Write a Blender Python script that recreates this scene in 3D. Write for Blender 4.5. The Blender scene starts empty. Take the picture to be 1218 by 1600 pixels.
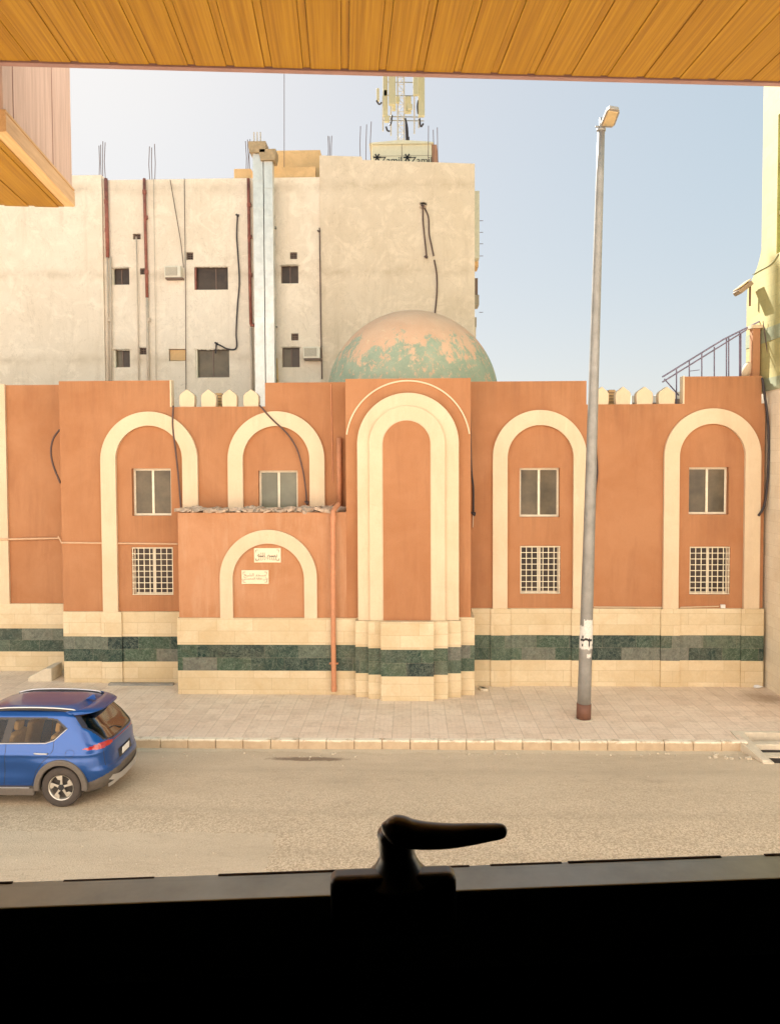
import bpy, bmesh, math, random
from mathutils import Vector, Matrix
random.seed(7)
C = bpy.context.scene.collection
S = bpy.context.scene
R_ = math.radians
# ------------------------------------------------------------------ camera
F, CX, CY, EYE = 1200.0, 609.0, 771.0, 6.0
PITCH, YAW, ROLL = R_(2.2), R_(1.5), R_(-0.25)
ROT = Matrix.Rotation(YAW, 3, 'Z') @ Matrix.Rotation(math.pi/2-PITCH, 3, 'X') @ Matrix.Rotation(ROLL, 3, 'Z')
cd = bpy.data.cameras.new('camera'); cam = bpy.data.objects.new('camera', cd); C.objects.link(cam)
cam.matrix_world = Matrix.Translation((0, 0, EYE)) @ ROT.to_4x4()
cd.sensor_fit = 'VERTICAL'; cd.sensor_height = 32; cd.lens = 32*F/1600
cd.shift_y = -(800-CY)/1600
cd.clip_start = 0.05; cd.clip_end = 3000
S.camera = cam
# ------------------------------------------------------------------ sky, sun, exposure
SUN_AZ, SUN_EL = Vector((-0.49, 0.872, 0)), R_(36.5)
w = bpy.data.worlds.new("World"); S.world = w; w.use_nodes = True
nt = w.node_tree; nt.nodes.clear()
sky = nt.nodes.new('ShaderNodeTexSky'); sky.sky_type = 'NISHITA'; sky.sun_disc = False
sky.sun_elevation = SUN_EL; sky.sun_rotation = math.atan2(SUN_AZ.x, SUN_AZ.y)
sky.air_density = 1.0; sky.dust_density = 1.2; sky.ozone_density = 1.0; sky.altitude = 0
hs = nt.nodes.new('ShaderNodeHueSaturation'); hs.inputs['Saturation'].default_value = 1.55
gmn = nt.nodes.new('ShaderNodeGamma'); gmn.inputs[1].default_value = 0.2
bg = nt.nodes.new('ShaderNodeBackground'); bg.inputs['Strength'].default_value = 0.185
wo = nt.nodes.new('ShaderNodeOutputWorld')
nt.links.new(sky.outputs[0], hs.inputs['Color']); nt.links.new(hs.outputs[0], gmn.inputs[0]); nt.links.new(gmn.outputs[0], bg.inputs['Color']); nt.links.new(bg.outputs[0], wo.inputs[0])
sl = bpy.data.lights.new('sun', 'SUN'); sl.energy = 5.0; sl.angle = R_(0.9); sl.color = (1, .95, .89)
so = bpy.data.objects.new('sun', sl); C.objects.link(so)
sdir = Vector((SUN_AZ.x*math.cos(SUN_EL), SUN_AZ.y*math.cos(SUN_EL), math.sin(SUN_EL)))
so.rotation_euler = sdir.to_track_quat('Z', 'Y').to_euler(); so.location = (-20, 40, 40)
S.view_settings.view_transform = 'Standard'; S.view_settings.look = 'None'
S.view_settings.exposure = 1.63; S.view_settings.gamma = 1
S.cycles.max_bounces = 8; S.cycles.diffuse_bounces = 5; S.cycles.transparent_max_bounces = 12
S.cycles.caustics_reflective = False; S.cycles.caustics_refractive = False

# ------------------------------------------------------------------ pixel -> world helpers
def at(px, py, Y):
    d = ROT @ Vector(((px-CX)/F, -(py-CY)/F, -1.0)); t = Y/d.y
    return Vector((d.x*t, Y, EYE+d.z*t))
def X(px, Y, py=760): return at(px, py, Y).x
def Z(py, Y, px=609): return at(px, py, Y).z
def gnd(px, py, z=0.0):
    d = ROT @ Vector(((px-CX)/F, -(py-CY)/F, -1.0)); t = (z-EYE)/d.z
    return Vector((d.x*t, d.y*t, z))
OURYAW = R_(5.0)
def loc(px, py, Yl, yaw=None):
    yaw = OURYAW if yaw is None else yaw
    d = ROT @ Vector(((px-CX)/F, -(py-CY)/F, -1.0))
    d = Matrix.Rotation(-yaw, 3, 'Z') @ d; t = Yl/d.y
    return Vector((d.x*t, Yl, d.z*t))

# ------------------------------------------------------------------ object helpers
def thing(name, label, cat, at_=(0, 0, 0), rotz=0, group=None):
    o = bpy.data.objects.new(name, None); C.objects.link(o); o.location = at_; o.rotation_euler = (0, 0, rotz)
    o.empty_display_size = .2
    if label: o['label'] = label; o['category'] = cat
    if group: o['group'] = group
    return o
def tag(o, label, cat, group=None, kind=None):
    o['label'] = label; o['category'] = cat
    if group: o['group'] = group
    if kind: o['kind'] = kind
    return o
def wloc(o):
    v = Vector((0, 0, 0))
    while o is not None: v += o.location; o = o.parent
    return v
class MB:
    def __init__(s): s.bm = bmesh.new()
    def box(s, x0, x1, y0, y1, z0, z1):
        if x1 < x0: x0, x1 = x1, x0
        if y1 < y0: y0, y1 = y1, y0
        if z1 < z0: z0, z1 = z1, z0
        v = [s.bm.verts.new(p) for p in ((x0,y0,z0),(x1,y0,z0),(x1,y1,z0),(x0,y1,z0),(x0,y0,z1),(x1,y0,z1),(x1,y1,z1),(x0,y1,z1))]
        for f in ((0,3,2,1),(4,5,6,7),(0,1,5,4),(1,2,6,5),(2,3,7,6),(3,0,4,7)): s.bm.faces.new([v[i] for i in f])
        return s
    def obox(s, c, size, M):
        hx, hy, hz = [q/2 for q in size]; c = Vector(c)
        v = [s.bm.verts.new(c + M @ Vector(p)) for p in ((-hx,-hy,-hz),(hx,-hy,-hz),(hx,hy,-hz),(-hx,hy,-hz),(-hx,-hy,hz),(hx,-hy,hz),(hx,hy,hz),(-hx,hy,hz))]
        for f in ((0,3,2,1),(4,5,6,7),(0,1,5,4),(1,2,6,5),(2,3,7,6),(3,0,4,7)): s.bm.faces.new([v[i] for i in f])
        return s
    def prism(s, pts, a0, a1, axis='y'):
        # pts: 2D outline; axis y -> (x,z) outline, axis x -> (y,z), axis z -> (x,y)
        def mk(p, a):
            return (p[0], a, p[1]) if axis == 'y' else ((a, p[0], p[1]) if axis == 'x' else (p[0], p[1], a))
        A = [s.bm.verts.new(mk(p, a0)) for p in pts]; B = [s.bm.verts.new(mk(p, a1)) for p in pts]
        fs = [s.bm.faces.new(A), s.bm.faces.new(B[::-1])]
        n = len(pts)
        for i in range(n): s.bm.faces.new((A[i], B[i], B[(i+1) % n], A[(i+1) % n]))
        return s
    def ring(s, outer, inner, y0, y1):
        # open band between two equal-length (x,z) polylines
        n = len(outer)
        V = [[s.bm.verts.new((p[0], y, p[1])) for p in L] for L in (outer, inner) for y in (y0, y1)]
        o0, o1, i0, i1 = V
        for k in range(n-1):
            for a, b in ((o0, i0), (i1, o1), (o1, o0), (i0, i1)): s.bm.faces.new((a[k], b[k], b[k+1], a[k+1]))
        for k in (0, n-1): s.bm.faces.new((o0[k], i0[k], i1[k], o1[k]))
        return s
    def tube(s, pts, r, n=8, caps=True):
        pts = [Vector(p) for p in pts]; rs = r if isinstance(r, (list, tuple)) else [r]*len(pts)
        rings = []
        up = None
        for i, p in enumerate(pts):
            t = (pts[min(i+1, len(pts)-1)] - pts[max(i-1, 0)]).normalized()
            if up is None: up = Vector((0, 1, 0)) if abs(t.y) < .9 else Vector((1, 0, 0))
            a = t.cross(up).normalized(); b = a.cross(t).normalized(); up = b
            rings.append([s.bm.verts.new(p + (a*math.cos(q)+b*math.sin(q))*rs[i]) for q in [2*math.pi*k/n for k in range(n)]])
        for i in range(len(rings)-1):
            for k in range(n): s.bm.faces.new((rings[i][k], rings[i][(k+1) % n], rings[i+1][(k+1) % n], rings[i+1][k]))
        if caps: s.bm.faces.new(rings[0][::-1]); s.bm.faces.new(rings[-1])
        return s
    def grid(s, fn, nu, nv, wrap=False):
        V = [[s.bm.verts.new(fn(i/nu, j/nv)) for j in range(nv+1)] for i in range(nu+(0 if wrap else 1))]
        for i in range(nu):
            for j in range(nv):
                a, b = V[i], V[(i+1) % len(V)]
                try: s.bm.faces.new((a[j], b[j], b[j+1], a[j+1]))
                except ValueError: pass
        return s
    def build(s, name, m, parent=None, smooth=False, bevel=0, local=False, recalc=True, seg=2):
        bmesh.ops.remove_doubles(s.bm, verts=s.bm.verts, dist=1e-5) if smooth else None
        if recalc: bmesh.ops.recalc_face_normals(s.bm, faces=s.bm.faces)
        me = bpy.data.meshes.new(name)
        if parent is not None and not local: bmesh.ops.translate(s.bm, verts=s.bm.verts, vec=-wloc(parent))
        if smooth:
            for f in s.bm.faces: f.smooth = True
        s.bm.to_mesh(me); s.bm.free()
        for q in (m if isinstance(m, (list, tuple)) else [m]): me.materials.append(q)
        o = bpy.data.objects.new(name, me); C.objects.link(o)
        if parent is not None: o.parent = parent
        if smooth == 'angle':
            pass
        if bevel:
            b = o.modifiers.new('b', 'BEVEL'); b.width = bevel; b.segments = seg; b.limit_method = 'ANGLE'; b.angle_limit = R_(40)
        return o
def smooth_pts(P, k=6):
    P = [Vector(p) for p in P]; out = []
    Q = [P[0]] + P + [P[-1]]
    for i in range(1, len(Q)-2):
        p0, p1, p2, p3 = Q[i-1], Q[i], Q[i+1], Q[i+2]
        for j in range(k):
            t = j/k
            out.append(.5*((2*p1)+(-p0+p2)*t+(2*p0-5*p1+4*p2-p3)*t*t+(-p0+3*p1-3*p2+p3)*t*t*t))
    out.append(P[-1]); return out
def structure(o): o['kind'] = 'structure'; return o

# ------------------------------------------------------------------ material helpers
class NT:
    def __init__(s, name, rough=.8, metal=0.0):
        s.m = bpy.data.materials.new(name); s.m.use_nodes = True; s.t = s.m.node_tree
        s.b = s.t.nodes['Principled BSDF']; s.b.inputs['Roughness'].default_value = rough; s.b.inputs['Metallic'].default_value = metal
    def n(s, typ, **kw):
        o = s.t.nodes.new(typ)
        for k, v in kw.items():
            if hasattr(o, k): setattr(o, k, v)
            else: o.inputs[k.replace('_', ' ')].default_value = v
        return o
    def l(s, a, b): s.t.links.new(a, b)
    def pos(s, scale=(1, 1, 1), obj=False):
        g = s.n('ShaderNodeTexCoord').outputs['Object'] if obj else s.n('ShaderNodeNewGeometry').outputs['Position']
        v = s.n('ShaderNodeVectorMath', operation='MULTIPLY'); s.l(g, v.inputs[0]); v.inputs[1].default_value = scale
        return v.outputs[0]
    def noise(s, vec, sc, det=5, rough=.6, dist=0):
        o = s.n('ShaderNodeTexNoise'); o.inputs['Scale'].default_value = sc; o.inputs['Detail'].default_value = det
        o.inputs['Roughness'].default_value = rough; o.inputs['Distortion'].default_value = dist; s.l(vec, o.inputs['Vector']); return o.outputs['Fac']
    def ramp(s, fac, stops):
        r = s.n('ShaderNodeValToRGB'); e = r.color_ramp.elements
        while len(e) < len(stops): e.new(.5)
        for k, (p, c) in enumerate(stops):
            e[k].position = p; e[k].color = (c, c, c, 1) if not isinstance(c, (tuple, list)) else (*c[:3], 1)
        s.l(fac, r.inputs[0]); return r.outputs[0]
    def mix(s, fac, a, b, blend='MIX'):
        o = s.n('ShaderNodeMix', data_type='RGBA', blend_type=blend)
        for v, i in ((fac, 0), (a, 6), (b, 7)):
            if isinstance(v, (int, float)): o.inputs[i].default_value = v if i == 0 else (v, v, v, 1)
            elif isinstance(v, tuple): o.inputs[i].default_value = (*v[:3], 1)
            else: s.l(v, o.inputs[i])
        return o.outputs[2]
    def math(s, op, a, b=0.0):
        o = s.n('ShaderNodeMath', operation=op)
        for v, i in ((a, 0), (b, 1)):
            if isinstance(v, (int, float)): o.inputs[i].default_value = v
            else: s.l(v, o.inputs[i])
        return o.outputs[0]
    def wallvec(s, obj=False, k=(1, 1)):
        # u = x + y, v = z : works on walls facing either axis
        p = s.pos(obj=obj); q = s.n('ShaderNodeSeparateXYZ'); s.l(p, q.inputs[0])
        c = s.n('ShaderNodeCombineXYZ'); s.l(s.math('MULTIPLY', s.math('ADD', q.outputs[0], q.outputs[1]), k[0]), c.inputs[0])
        s.l(s.math('MULTIPLY', q.outputs[2], k[1]), c.inputs[1]); return c.outputs[0]
    def color(s, c): s.l(c, s.b.inputs['Base Color']) if not isinstance(c, tuple) else setattr(s.b.inputs['Base Color'], 'default_value', (*c, 1)); return s
    def bump(s, h, strength=.3, dist=.01):
        b = s.n('ShaderNodeBump'); b.inputs['Strength'].default_value = strength; b.inputs['Distance'].default_value = dist
        s.l(h, b.inputs['Height']); s.l(b.outputs[0], s.b.inputs['Normal']); return s

def simple(name, c, rough=.6, metal=0, var=.12, scale=6, bump=0, obj=True, coat=0):
    t = NT(name, rough, metal); v = t.pos(obj=obj)
    n = t.noise(v, scale, 6, .65)
    t.color(t.mix(t.ramp(n, [(.3, 0.0), (.7, 1.0)]), tuple(q*(1-var) for q in c), tuple(min(1, q*(1+var)) for q in c)))
    if bump: t.bump(t.noise(v, scale*12, 4), bump, .004)
    if coat: t.b.inputs['Coat Weight'].default_value = coat; t.b.inputs['Coat Roughness'].default_value = .05
    return t.m

def plaster(name, c, c2, stain, stain_amt=.3, sc=.5, sills=()):
    t = NT(name, .92); v = t.pos(); sv = t.pos((2.2, 2.2, .35))
    a = t.mix(t.ramp(t.noise(v, sc, 6, .62, .4), [(.36, 0.0), (.64, 1.0)]), c, c2)
    a = t.mix(t.math('MULTIPLY', t.ramp(t.noise(sv, 1.1, 7, .7, .3), [(.5, 0.0), (.78, 1.0)]), stain_amt), a, stain)
    rn = t.ramp(t.noise(t.pos((5, 5, .5)), 1.3, 8, .75, .2), [(.56, 0.0), (.70, 1.0)])
    a = t.mix(t.math('MULTIPLY', rn, .16), a, tuple(min(1, q*1.35+.03) for q in c))
    ck = t.ramp(t.noise(v, 1.3, 9, .6, 1.8), [(.4975, 0.0), (.5, 1.0), (.5025, 0.0)])
    a = t.mix(t.math('MULTIPLY', t.math('MULTIPLY', ck, t.ramp(t.noise(v, .6, 3), [(.5, 0.0), (.6, 1.0)])), .35), a, tuple(q*.5 for q in c))
    g_ = t.n('ShaderNodeSeparateXYZ'); t.l(v, g_.inputs[0])
    lo = t.ramp(t.math('ADD', g_.outputs[2], t.math('MULTIPLY', t.noise(v, 2.2, 7, .7), 1.6)), [(.30, 1.0), (.42, 0.0)]) if False else t.ramp(t.noise(v, 3.2, 10, .8, .4), [(.58, 0.0), (.72, 1.0)])
    a = t.mix(t.math('MULTIPLY', lo, .22), a, stain)
    for sx0, sx1, sz in sills:
        run = t.ramp(t.noise(t.pos((9, 9, .25)), 1.0, 5, .7), [(.42, 0.0), (.62, 1.0)])
        mx_ = t.ramp(t.math('ABSOLUTE', t.math('DIVIDE', t.math('SUBTRACT', g_.outputs[0], (sx0+sx1)/2), (sx1-sx0)/2)), [(.8, 1.0), (1.0, 0.0)])
        mz_ = t.math('MULTIPLY', t.math('LESS_THAN', g_.outputs[2], sz), t.ramp(t.math('SUBTRACT', sz, g_.outputs[2]), [(0.0, 1.0), (.9, 0.0)]))
        a = t.mix(t.math('MULTIPLY', t.math('MULTIPLY', run, mx_), t.math('MULTIPLY', mz_, .38)), a, tuple(q*.55 for q in c))
    fine = t.noise(v, 22, 6, .7)
    a = t.mix(t.math('MULTIPLY', t.ramp(fine, [(.35, 0.0), (.7, 1.0)]), .12), a, tuple(q*.6 for q in c))
    t.color(a); t.bump(t.noise(v, 35, 5, .7), .35, .01)
    return t.m
M = {}
M['orange'] = plaster('terracotta_plaster', (.45, .212, .098), (.39, .168, .070), (.29, .12, .055), .6, .6, sills=[(X(w_[0]-6, w_[3]), X(w_[1]+6, w_[3]), at(w_[0], w_[2], w_[3]).z) for w_ in ((207, 267, 806, 20.2), (811, 874, 808, 20.0), (1075, 1138, 804, 20.0), (207, 270, 930, 20.2), (812, 875, 928, 20.0), (1076, 1140, 929, 20.0), (95, 267, 597, 20.2), (735, 915, 597, 20.0), (925, 1060, 633, 20.0), (275, 410, 637, 20.2), (1068, 1188, 590, 20.0))])
M['orange_pale'] = plaster('faded_terracotta_plaster', (.51, .255, .13), (.43, .195, .085), (.60, .37, .23), .6, .8)
M['cream'] = plaster('cream_paint', (.72, .575, .395), (.67, .52, .345), (.50, .37, .24), .4, .9)

def stone_blocks(name, c, c2, mortar, bw, bh, stain, msize=.006, rough=.75, off=.5):
    t = NT(name, rough); v = t.wallvec()
    b = t.n('ShaderNodeTexBrick'); b.offset = off; t.l(v, b.inputs['Vector'])
    b.inputs['Scale'].default_value = 1; b.inputs['Brick Width'].default_value = bw; b.inputs['Row Height'].default_value = bh
    b.inputs['Mortar Size'].default_value = msize; b.inputs['Mortar Smooth'].default_value = .3
    b.inputs['Color1'].default_value = (*c, 1); b.inputs['Color2'].default_value = (*c2, 1); b.inputs['Mortar'].default_value = (*mortar, 1)
    p = t.pos()
    a = t.mix(t.math('MULTIPLY', t.ramp(t.noise(p, 1.6, 7, .65, .6), [(.42, 0.0), (.7, 1.0)]), .5), b.outputs['Color'], stain)
    a = t.mix(t.math('MULTIPLY', t.ramp(t.noise(p, 14, 6, .7), [(.4, 0.0), (.7, 1.0)]), .18), a, tuple(q*.55 for q in c))
    t.color(a); t.bump(t.math('ADD', t.math('MULTIPLY', b.outputs['Fac'], -1.0), t.math('MULTIPLY', t.noise(p, 30, 5), .25)), .3, .008)
    return t.m
M['stone'] = stone_blocks('limestone_cladding', (.62, .50, .31), (.72, .60, .405), (.46, .35, .22), .92, .30, (.52, .36, .18), .005)
M['stone_sunlit'] = stone_blocks('sunlit_yellow_limestone', (.37, .33, .13), (.43, .385, .155), (.33, .29, .11), .6, .3, (.42, .32, .10), .006)  # limestone of the upper tower, its sunlit yellow put into the colour
M['stone_shaded'] = stone_blocks('shaded_tower_cladding', (.80, .70, .53), (.86, .77, .60), (.68, .58, .42), .6, .3, (.70, .56, .38), .005)  # lower part of the same face, its shaded beige put into the colour
def marble():
    t = NT('green_marble_tiles', .22); q0 = t.n('ShaderNodeSeparateXYZ'); t.l(t.wallvec(), q0.inputs[0]); q1 = t.n('ShaderNodeSeparateXYZ'); t.l(t.n('ShaderNodeTexCoord').outputs['Generated'], q1.inputs[0])
    cb = t.n('ShaderNodeCombineXYZ'); t.l(q0.outputs[0], cb.inputs[0]); t.l(t.math('MULTIPLY', q1.outputs[2], .669), cb.inputs[1]); v = cb.outputs[0]
    b = t.n('ShaderNodeTexBrick'); t.l(v, b.inputs['Vector']); b.offset = .43
    b.inputs['Scale'].default_value = 1; b.inputs['Brick Width'].default_value = .86; b.inputs['Row Height'].default_value = .335
    b.inputs['Mortar Size'].default_value = .0022; b.inputs['Bias'].default_value = 0
    b.inputs['Color1'].default_value = (0, 0, 0, 1); b.inputs['Color2'].default_value = (1, 1, 1, 1); b.inputs['Mortar'].default_value = (.5, .5, .5, 1)
    p = t.pos()
    base = t.ramp(b.outputs['Color'], [(0, (.008, .024, .024)), (.3, (.020, .048, .036)), (.55, (.050, .088, .055)), (.8, (.11, .13, .10)), (1, (.17, .165, .14))])
    w1 = t.ramp(t.noise(p, 4.5, 9, .72, 2.2), [(.47, 0.0), (.5, 1.0), (.53, 0.0)])
    a = t.mix(t.math('MULTIPLY', w1, .35), base, (.22, .27, .21))
    w2 = t.ramp(t.noise(p, 1.7, 10, .75, 3.0), [(.485, 0.0), (.5, 1.0), (.515, 0.0)])
    a = t.mix(t.math('MULTIPLY', w2, .6), a, (.30, .34, .27))
    a = t.mix(t.math('MULTIPLY', t.ramp(t.noise(p, 9, 6, .7, 1), [(.45, 0.0), (.65, 1.0)]), .45), a, (.012, .022, .022))
    a = t.mix(t.math('MULTIPLY', t.ramp(t.noise(p, 1.1, 4), [(.5, 0.0), (.75, 1.0)]), .22), a, (.26, .22, .15))
    a = t.mix(b.outputs['Fac'], a, (.24, .22, .16))
    t.color(a); return t.m
M['marble'] = marble()
def pavers():
    t = NT('square_pavers', .9); p = t.pos(); q = t.n('ShaderNodeSeparateXYZ'); t.l(p, q.inputs[0])
    b = t.n('ShaderNodeTexBrick'); t.l(p, b.inputs['Vector']); b.offset = 0
    b.inputs['Scale'].default_value = 1; b.inputs['Brick Width'].default_value = .40; b.inputs['Row Height'].default_value = .40
    b.inputs['Mortar Size'].default_value = .012; b.inputs['Mortar Smooth'].default_value = .5
    b.inputs['Color1'].default_value = (.72, .56, .42, 1); b.inputs['Color2'].default_value = (.83, .67, .52, 1); b.inputs['Mortar'].default_value = (.62, .49, .37, 1)
    b2 = t.n('ShaderNodeTexBrick'); t.l(p, b2.inputs['Vector']); b2.offset = 0
    for k, v_ in (('Scale', 1), ('Brick Width', .1), ('Row Height', .1), ('Mortar Size', .008), ('Mortar Smooth', 1)): b2.inputs[k].default_value = v_
    a = t.mix(t.math('MULTIPLY', b2.outputs['Fac'], .28), b.outputs['Color'], (.36, .26, .18))
    a = t.mix(t.math('MULTIPLY', t.ramp(t.noise(p, 1.2, 8, .7, .5), [(.4, 0.0), (.7, 1.0)]), .55), a, (.82, .71, .56))
    a = t.mix(t.math('MULTIPLY', t.ramp(t.noise(p, 3.1, 8, .75, .5), [(.5, 0.0), (.72, 1.0)]), .6), a, (.48, .35, .24))
    a = t.mix(t.math('MULTIPLY', t.ramp(t.noise(p, 11, 8, .8), [(.5, 0.0), (.62, 1.0)]), .25), a, (.42, .31, .21))
    # browner towards the corner by the tower
    d = t.n('ShaderNodeVectorMath', operation='DISTANCE'); t.l(p, d.inputs[0]); d.inputs[1].default_value = (8.75, 19.0, .18)
    w = t.math('MULTIPLY', t.ramp(t.math('ADD', t.math('MULTIPLY', d.outputs['Value'], .8), t.math('MULTIPLY', t.noise(p, 3, 5), .5)), [(.35, 1.0), (.85, 0.0)]), .6)
    a = t.mix(w, a, (.25, .16, .09))
    t.color(a); t.bump(t.math('ADD', t.math('MULTIPLY', b.outputs['Fac'], -1.0), t.math('MULTIPLY', t.noise(p, 25, 5), .4)), .4, .01)
    return t.m
M['pavers'] = pavers()
def asphalt():
    t = NT('dusty_worn_asphalt', .93); p = t.pos()
    q = t.n('ShaderNodeSeparateXYZ'); t.l(p, q.inputs[0])
    base = t.mix(t.ramp(t.noise(t.pos((.35, 1, 1)), 1.0, 8, .65, .3), [(.35, 0.0), (.66, 1.0)]), (.50, .40, .28), (.59, .48, .345))
    # exposed aggregate
    v = t.n('ShaderNodeTexVoronoi'); v.inputs['Scale'].default_value = 42; t.l(p, v.inputs['Vector'])
    chip = t.ramp(v.outputs['Color'], [(.2, (.38, .29, .19)), (.5, (.55, .44, .30)), (.8, (.72, .59, .42))])
    # rougher near side and in worn bands, smooth under the kerb
    near = t.ramp(t.math('ADD', t.math('MULTIPLY', t.math('SUBTRACT', 15.6, q.outputs[1]), .17), t.math('MULTIPLY', t.noise(t.pos((.3, 1.2, 1)), 1.4, 6), .5)), [(.35, 0.12), (.95, .85)])
    patch = t.math('MULTIPLY', t.math('LESS_THAN', t.math('ADD', q.outputs[0], t.math('MULTIPLY', t.noise(p, 2.5, 4), .35)), -2.0), t.math('LESS_THAN', t.math('ADD', q.outputs[1], t.math('MULTIPLY', t.noise(p, 2.5, 4), .25)), 12.35))
    k = t.math('MULTIPLY', near, t.math('SUBTRACT', 1.0, t.math('MULTIPLY', patch, .75)))
    a = t.mix(k, base, chip)
    a = t.mix(t.math('MULTIPLY', patch, .2), a, (.66, .57, .42))
    a = t.mix(t.math('MULTIPLY', t.ramp(t.noise(t.pos((.25, 1, 1)), 2.2, 8, .7), [(.52, 0.0), (.75, 1.0)]), .35), a, (.34, .26, .17))
    tr = t.math('ADD', q.outputs[1], t.math('MULTIPLY', t.noise(t.pos((.12, .6, 1)), 1.0, 4), .5))
    for yc_, wd in ((13.0, .22), (14.75, .2), (11.6, .25)):
        tk = t.ramp(t.math('ABSOLUTE', t.math('SUBTRACT', tr, yc_+.25)), [(0, 1.0), (wd, 0.0)])
        a = t.mix(t.math('MULTIPLY', tk, .26), a, (.40, .32, .22))
    ed = t.ramp(t.math('ADD', q.outputs[1], t.math('MULTIPLY', t.noise(t.pos((1, 1, 1)), 2.0, 7), .35)), [(0, 0), (1, 1)])
    sd = t.math('MULTIPLY', t.math('GREATER_THAN', t.math('ADD', q.outputs[1], t.math('MULTIPLY', t.noise(t.pos((.8, 1, 1)), 2.0, 8, .7), .5)), 16.0), .5)
    a = t.mix(sd, a, (.68, .57, .41))
    ck2 = t.ramp(t.noise(t.pos((.5, 1, 1)), .9, 10, .62, 1.6), [(.498, 0.0), (.5, 1.0), (.502, 0.0)])
    a = t.mix(t.math('MULTIPLY', ck2, .45), a, (.24, .18, .12))
    # gritty dark specks and pale grit
    sp = t.ramp(t.noise(p, 9, 10, .8), [(.66, 0.0), (.70, 1.0)])
    a = t.mix(t.math('MULTIPLY', sp, .5), a, (.13, .09, .06))
    v2 = t.n('ShaderNodeTexVoronoi'); v2.inputs['Scale'].default_value = 1.1; t.l(p, v2.inputs['Vector'])
    a = t.mix(t.ramp(v2.outputs['Distance'], [(.02, .8), (.04, 0.0)]), a, (.62, .52, .38))
    # one stretched oil stain beside the kerb
    d = t.n('ShaderNodeVectorMath', operation='DISTANCE'); t.l(t.pos((.35, 2.6, 1)), d.inputs[0]); g0 = gnd(482, 1186); d.inputs[1].default_value = (g0.x*.35, g0.y*2.6, 0)
    a = t.mix(t.ramp(t.math('ADD', d.outputs['Value'], t.math('MULTIPLY', t.noise(p, 5, 6), .35)), [(.36, .8), (.50, 0.0)]), a, (.17, .11, .07))
    t.color(a); t.bump(t.math('ADD', v.outputs['Distance'], t.noise(p, 60, 4)), .5, .012)
    return t.m
M['asphalt'] = asphalt()
def kerbmat():
    t = NT('worn_kerb_stone', .9); p = t.pos(); g = t.n('ShaderNodeNewGeometry'); q = t.n('ShaderNodeSeparateXYZ'); t.l(p, q.inputs[0])
    top = t.ramp(t.math('ADD', q.outputs[2], t.math('MULTIPLY', t.noise(p, 9, 6), .06)), [(.175, 0.0), (.205, 1.0)])
    a = t.mix(t.ramp(t.noise(p, 2.5, 7, .7), [(.35, 0.0), (.7, 1.0)]), (.46, .35, .23), (.58, .46, .31))
    wear = t.ramp(t.noise(p, 3.5, 6, .7), [(.38, 0.0), (.5, 1.0)])
    a = t.mix(t.math('MULTIPLY', t.math('MULTIPLY', top, wear), .85), a, (.86, .78, .62))
    t.color(a); t.bump(t.noise(p, 20, 5), .4, .01); return t.m
M['kerb'] = kerbmat()
def bgwall(name, c, c2, grey):
    t = NT(name, .95); p = t.pos()
    a = t.mix(t.ramp(t.noise(p, .35, 7, .6, .5), [(.36, 0.0), (.64, 1.0)]), c, c2)
    # patchy repaired render
    a = t.mix(t.math('MULTIPLY', t.ramp(t.noise(p, 1.1, 9, .72, 1.2), [(.5, 0.0), (.6, 1.0)]), .5), a, tuple(min(1, q*1.14) for q in c))
    # floor slab bands where damp shows
    q = t.n('ShaderNodeSeparateXYZ'); t.l(p, q.inputs[0])
    wv = t.math('ABSOLUTE', t.math('SUBTRACT', t.math('FRACT', t.math('ADD', t.math('DIVIDE', q.outputs[2], 3.28), t.math('MULTIPLY', t.noise(p, 1.2, 5), .06))), .12))
    band = t.math('MULTIPLY', t.ramp(wv, [(.0, 1.0), (.09, 0.0)]), t.ramp(t.noise(p, .9, 6, .7), [(.4, 0.0), (.6, 1.0)]))
    a = t.mix(t.math('MULTIPLY', band, .6), a, grey)
    st = t.ramp(t.noise(t.pos((2.5, 2.5, .22)), 1.0, 7, .75), [(.54, 0.0), (.78, 1.0)])
    a = t.mix(t.math('MULTIPLY', st, .5), a, grey)
    # peeled spots and thin cracks
    pk = t.ramp(t.noise(p, 2.1, 10, .8, .8), [(.66, 0.0), (.69, 1.0)])
    a = t.mix(t.math('MULTIPLY', pk, .7), a, tuple(g*.62 for g in grey))
    a = t.mix(t.math('MULTIPLY', t.ramp(t.noise(p, 5.5, 10, .8, .3), [(.54, 0.0), (.68, 1.0)]), .28), a, grey)
    ck = t.ramp(t.noise(t.pos((1, 1, .6)), .8, 8, .65, 1.5), [(.497, 0.0), (.5, 1.0), (.503, 0.0)])
    a = t.mix(t.math('MULTIPLY', ck, .5), a, tuple(g*.7 for g in grey))
    t.color(a); t.bump(t.noise(p, 12, 8, .75), .5, .03)
    return t.m
M['bgL'] = bgwall('grimy_cream_render', (.84, .73, .595), (.77, .65, .51), (.56, .44, .31))
M['bgR'] = bgwall('grimy_tan_render', (.74, .62, .48), (.66, .54, .40), (.48, .37, .25))
M['bgO'] = bgwall('ochre_render', (.72, .48, .24), (.66, .42, .20), (.5, .33, .18))
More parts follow.
